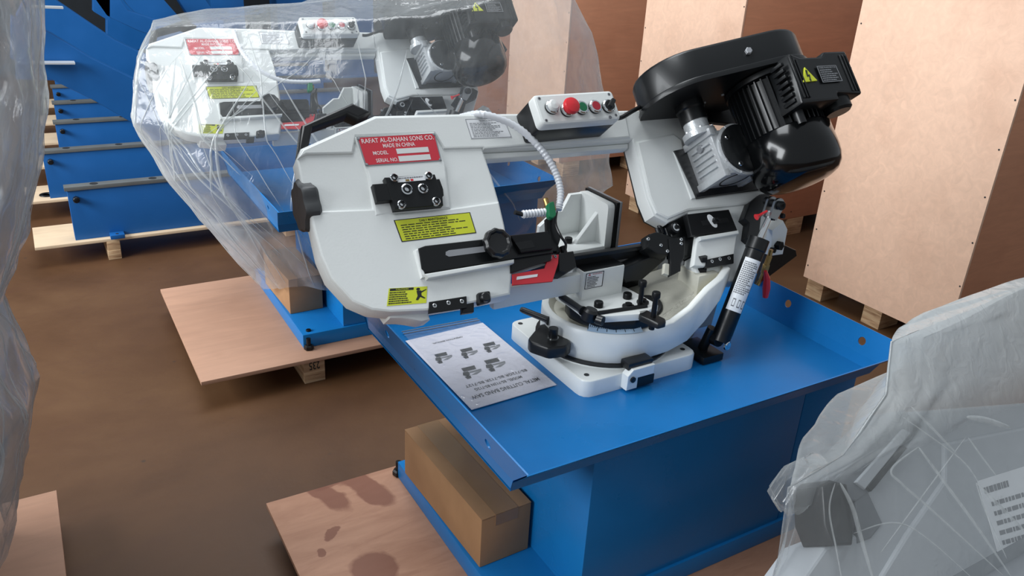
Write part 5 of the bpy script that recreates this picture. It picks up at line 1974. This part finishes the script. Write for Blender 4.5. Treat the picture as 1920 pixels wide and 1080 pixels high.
mb.prism([(-0.1203,0.0031),(0.0509,0.0591),(0.067,0.0476),(-0.1035,-0.0145)], 0.0, 0.010, GF2, 1, .002)
mb.prism([(-0.099,-0.0118),(0.0313,0.0316),(0.0384,0.0245),(-0.0925,-0.0216)], 0.0, 0.012, GF2, 2, .001)
obj('side_rib', mb, ['mid_grey', 'light_grey', 'ink'], t)
mb = MB()
mb.prism([(-0.2126,0.021),(-0.1868,0.0252),(-0.1537,0.0081),(-0.1711,-0.06),(-0.1921,-0.0879),(-0.2354,-0.0761),(-0.2377,-0.0396)], -0.05, 0.022, GF2, 0, .005)
obj('carry_handle', mb, 'black', t)
mb = MB()
mb.prism([(-0.1267,-0.0173),(-0.0907,-0.0217),(-0.0835,-0.0828),(-0.1245,-0.0973),(-0.1611,-0.0953)], -0.06, 0.003, GF2, 0, .004)
obj('end_block', mb, 'mid_grey', t)
mb = MB()
sh = Sheet(*[GF2(a, b, .0085) for a, b in [(0.1971,-0.0839),(0.4294,-0.1037),(0.3767,-0.2541),(0.1737,-0.2237)]], GF2.z)
sh.plate(mb, .0006, 0)
sh.lines(mb, .1, .08, .95, .72, 5, .001, 1, .45, 31)
sh.lines(mb, .05, .78, .6, .92, 1, .001, 1, .6, 32)
obj('data_sticker', mb, ['label_white', 'grey_ink'], t)
lefts = [(1.3778,0.8204,0.7902),(1.307,0.7616,0.7201),(1.1624,0.7148,0.6643),(1.0485,0.7043,0.6517),(1.0059,0.6623,0.6017),(0.9279,0.6192,0.5503)]
rings = []
for (x, y, z), dz, dx in zip(lefts, (0, 0, 0, 0, -.03, -.06), (0, 0, -.015, -.05, -.085, -.12)):
    x += dx
    z = z + dz
    yf = .70 + .839 * (z - .626) - .038
    yb = min(yf + .22, .87)
    rings.append([(x, yf + .02, z), (x * ((yf + yb) / 2) / yf + .012, (yf + yb) / 2 + .02, z), (x * yb / yf + .05, yb, z + .01), (1.9, yb + .01, z + .02), (2.45, yb, z + .01), (2.62, (yf + yb) / 2, z), (2.45, yf, z - .01), (1.9, yf, z - .01), (x + .22, yf - .005, z - .005), (x + .08, yf, z)])
rings.append([(p[0] - .02, min(p[1], .84) if p[1] > .6 else p[1] - .15, .20) for p in rings[-1]])
mbf, dn = drape(rings, 'film', rings[0][0][2] + .03, 200, 78, 0.006, 5, 9, lambda p: max(0.0, min(.62, (p.z - .640) * 9)) )
PS = film_obj('plastic_sheet', mbf, dn, 'film_dense', 'plastic sheet wrapped round the grey machine nearest the camera')
mb, dn = MB(), []  # hand-laid crease ribbons; the widest is a bright highlight drawn as milky film
for pts_, w in (([(1.3209,0.6784,0.6521),(1.3453,0.6404,0.6068),(1.3908,0.5708,0.5238),(1.4293,0.5026,0.4425)], .004), ([(1.3209,0.6784,0.6521),(1.2327,0.6669,0.6383),(1.2449,0.6471,0.6148),(1.3041,0.5984,0.5568),(1.4093,0.5081,0.4491)], .0028), ([(1.436,0.6143,0.5756),(1.4754,0.5772,0.5314),(1.5287,0.5272,0.4718)], .004),
                ([(1.436,0.6143,0.5756),(1.4304,0.576,0.53),(1.4374,0.5212,0.4646)], .0025), ([(1.3425,0.7251,0.7076),(1.3737,0.6947,0.6715),(1.4158,0.653,0.6218)], .0035), ([(1.4606,0.6683,0.6401),(1.2837,0.6262,0.5898),(1.1317,0.5904,0.5472)], .0016),
                ([(1.4639,0.6664,0.6378),(1.4802,0.6399,0.6062),(1.4998,0.6114,0.5722)], .0025), ([(1.0898,0.6772,0.6506),(1.0557,0.654,0.623),(1.0396,0.6139,0.5752),(1.0269,0.5799,0.5347)], .002), ([(1.1005,0.6753,0.6483),(1.1082,0.647,0.6146),(1.1023,0.6128,0.5738),(1.0952,0.5652,0.5171)], .005),
                ([(1.4823,0.6895,0.6653),(1.5368,0.6766,0.6499),(1.5989,0.6567,0.6262)], .006), ([(1.3078,0.7186,0.6999),(1.4185,0.6472,0.6149),(1.4433,0.613,0.574)], .002), ([(1.089,0.6213,0.584),(1.2176,0.6048,0.5643),(1.3344,0.5166,0.4593)], .0015)):
    P = smooth_path(pts_, 8)
    for k, p in enumerate(P):
        tg = (P[min(k + 1, len(P) - 1)] - P[max(k - 1, 0)]).normalized()
        sd = tg.cross(GF2.z).normalized()
        e = w * (max(0, math.sin(math.pi * k / (len(P) - 1))) ** .5 + .1)
        mb.v += [p - sd * e, p + GF2.z * e * .8, p + sd * e]
        dn += [.1, .45, .1]
        if k:
            b_ = len(mb.v) - 6
            for o_ in (0, 1):
                mb.f.append((b_ + o_, b_ + o_ + 1, b_ + o_ + 4, b_ + o_ + 3))
                mb.m.append(0)
fc = obj('film_creases', mb, 'film_dense', PS, kind='stuff', sharp=180)
at = fc.data.attributes.new('thickness', 'FLOAT', 'POINT')
at.data.foreach_set('value', dn)
# loose lump of film at its left
mb, dn = drape([[(x + px_, y + py_, z_) for px_, py_ in ((-s_, 0), (-s_ * .5, s_ * .7), (s_ * .6, s_ * .8), (s_, 0), (s_ * .5, -s_ * .8), (-s_ * .6, -s_ * .6))] for (x, y), z_, s_ in (((1.105, .735), .655, .025), ((1.09, .74), .625, .05), ((1.075, .74), .59, .058), ((1.08, .74), .555, .035))], 'film', None, 60, 24, .007, 6, 12, None)
film_obj('plastic_fold', mb, dn, 'film_dense', 'loose crumpled corner of the plastic on the nearest wrapped machine, before the blue cabinet')
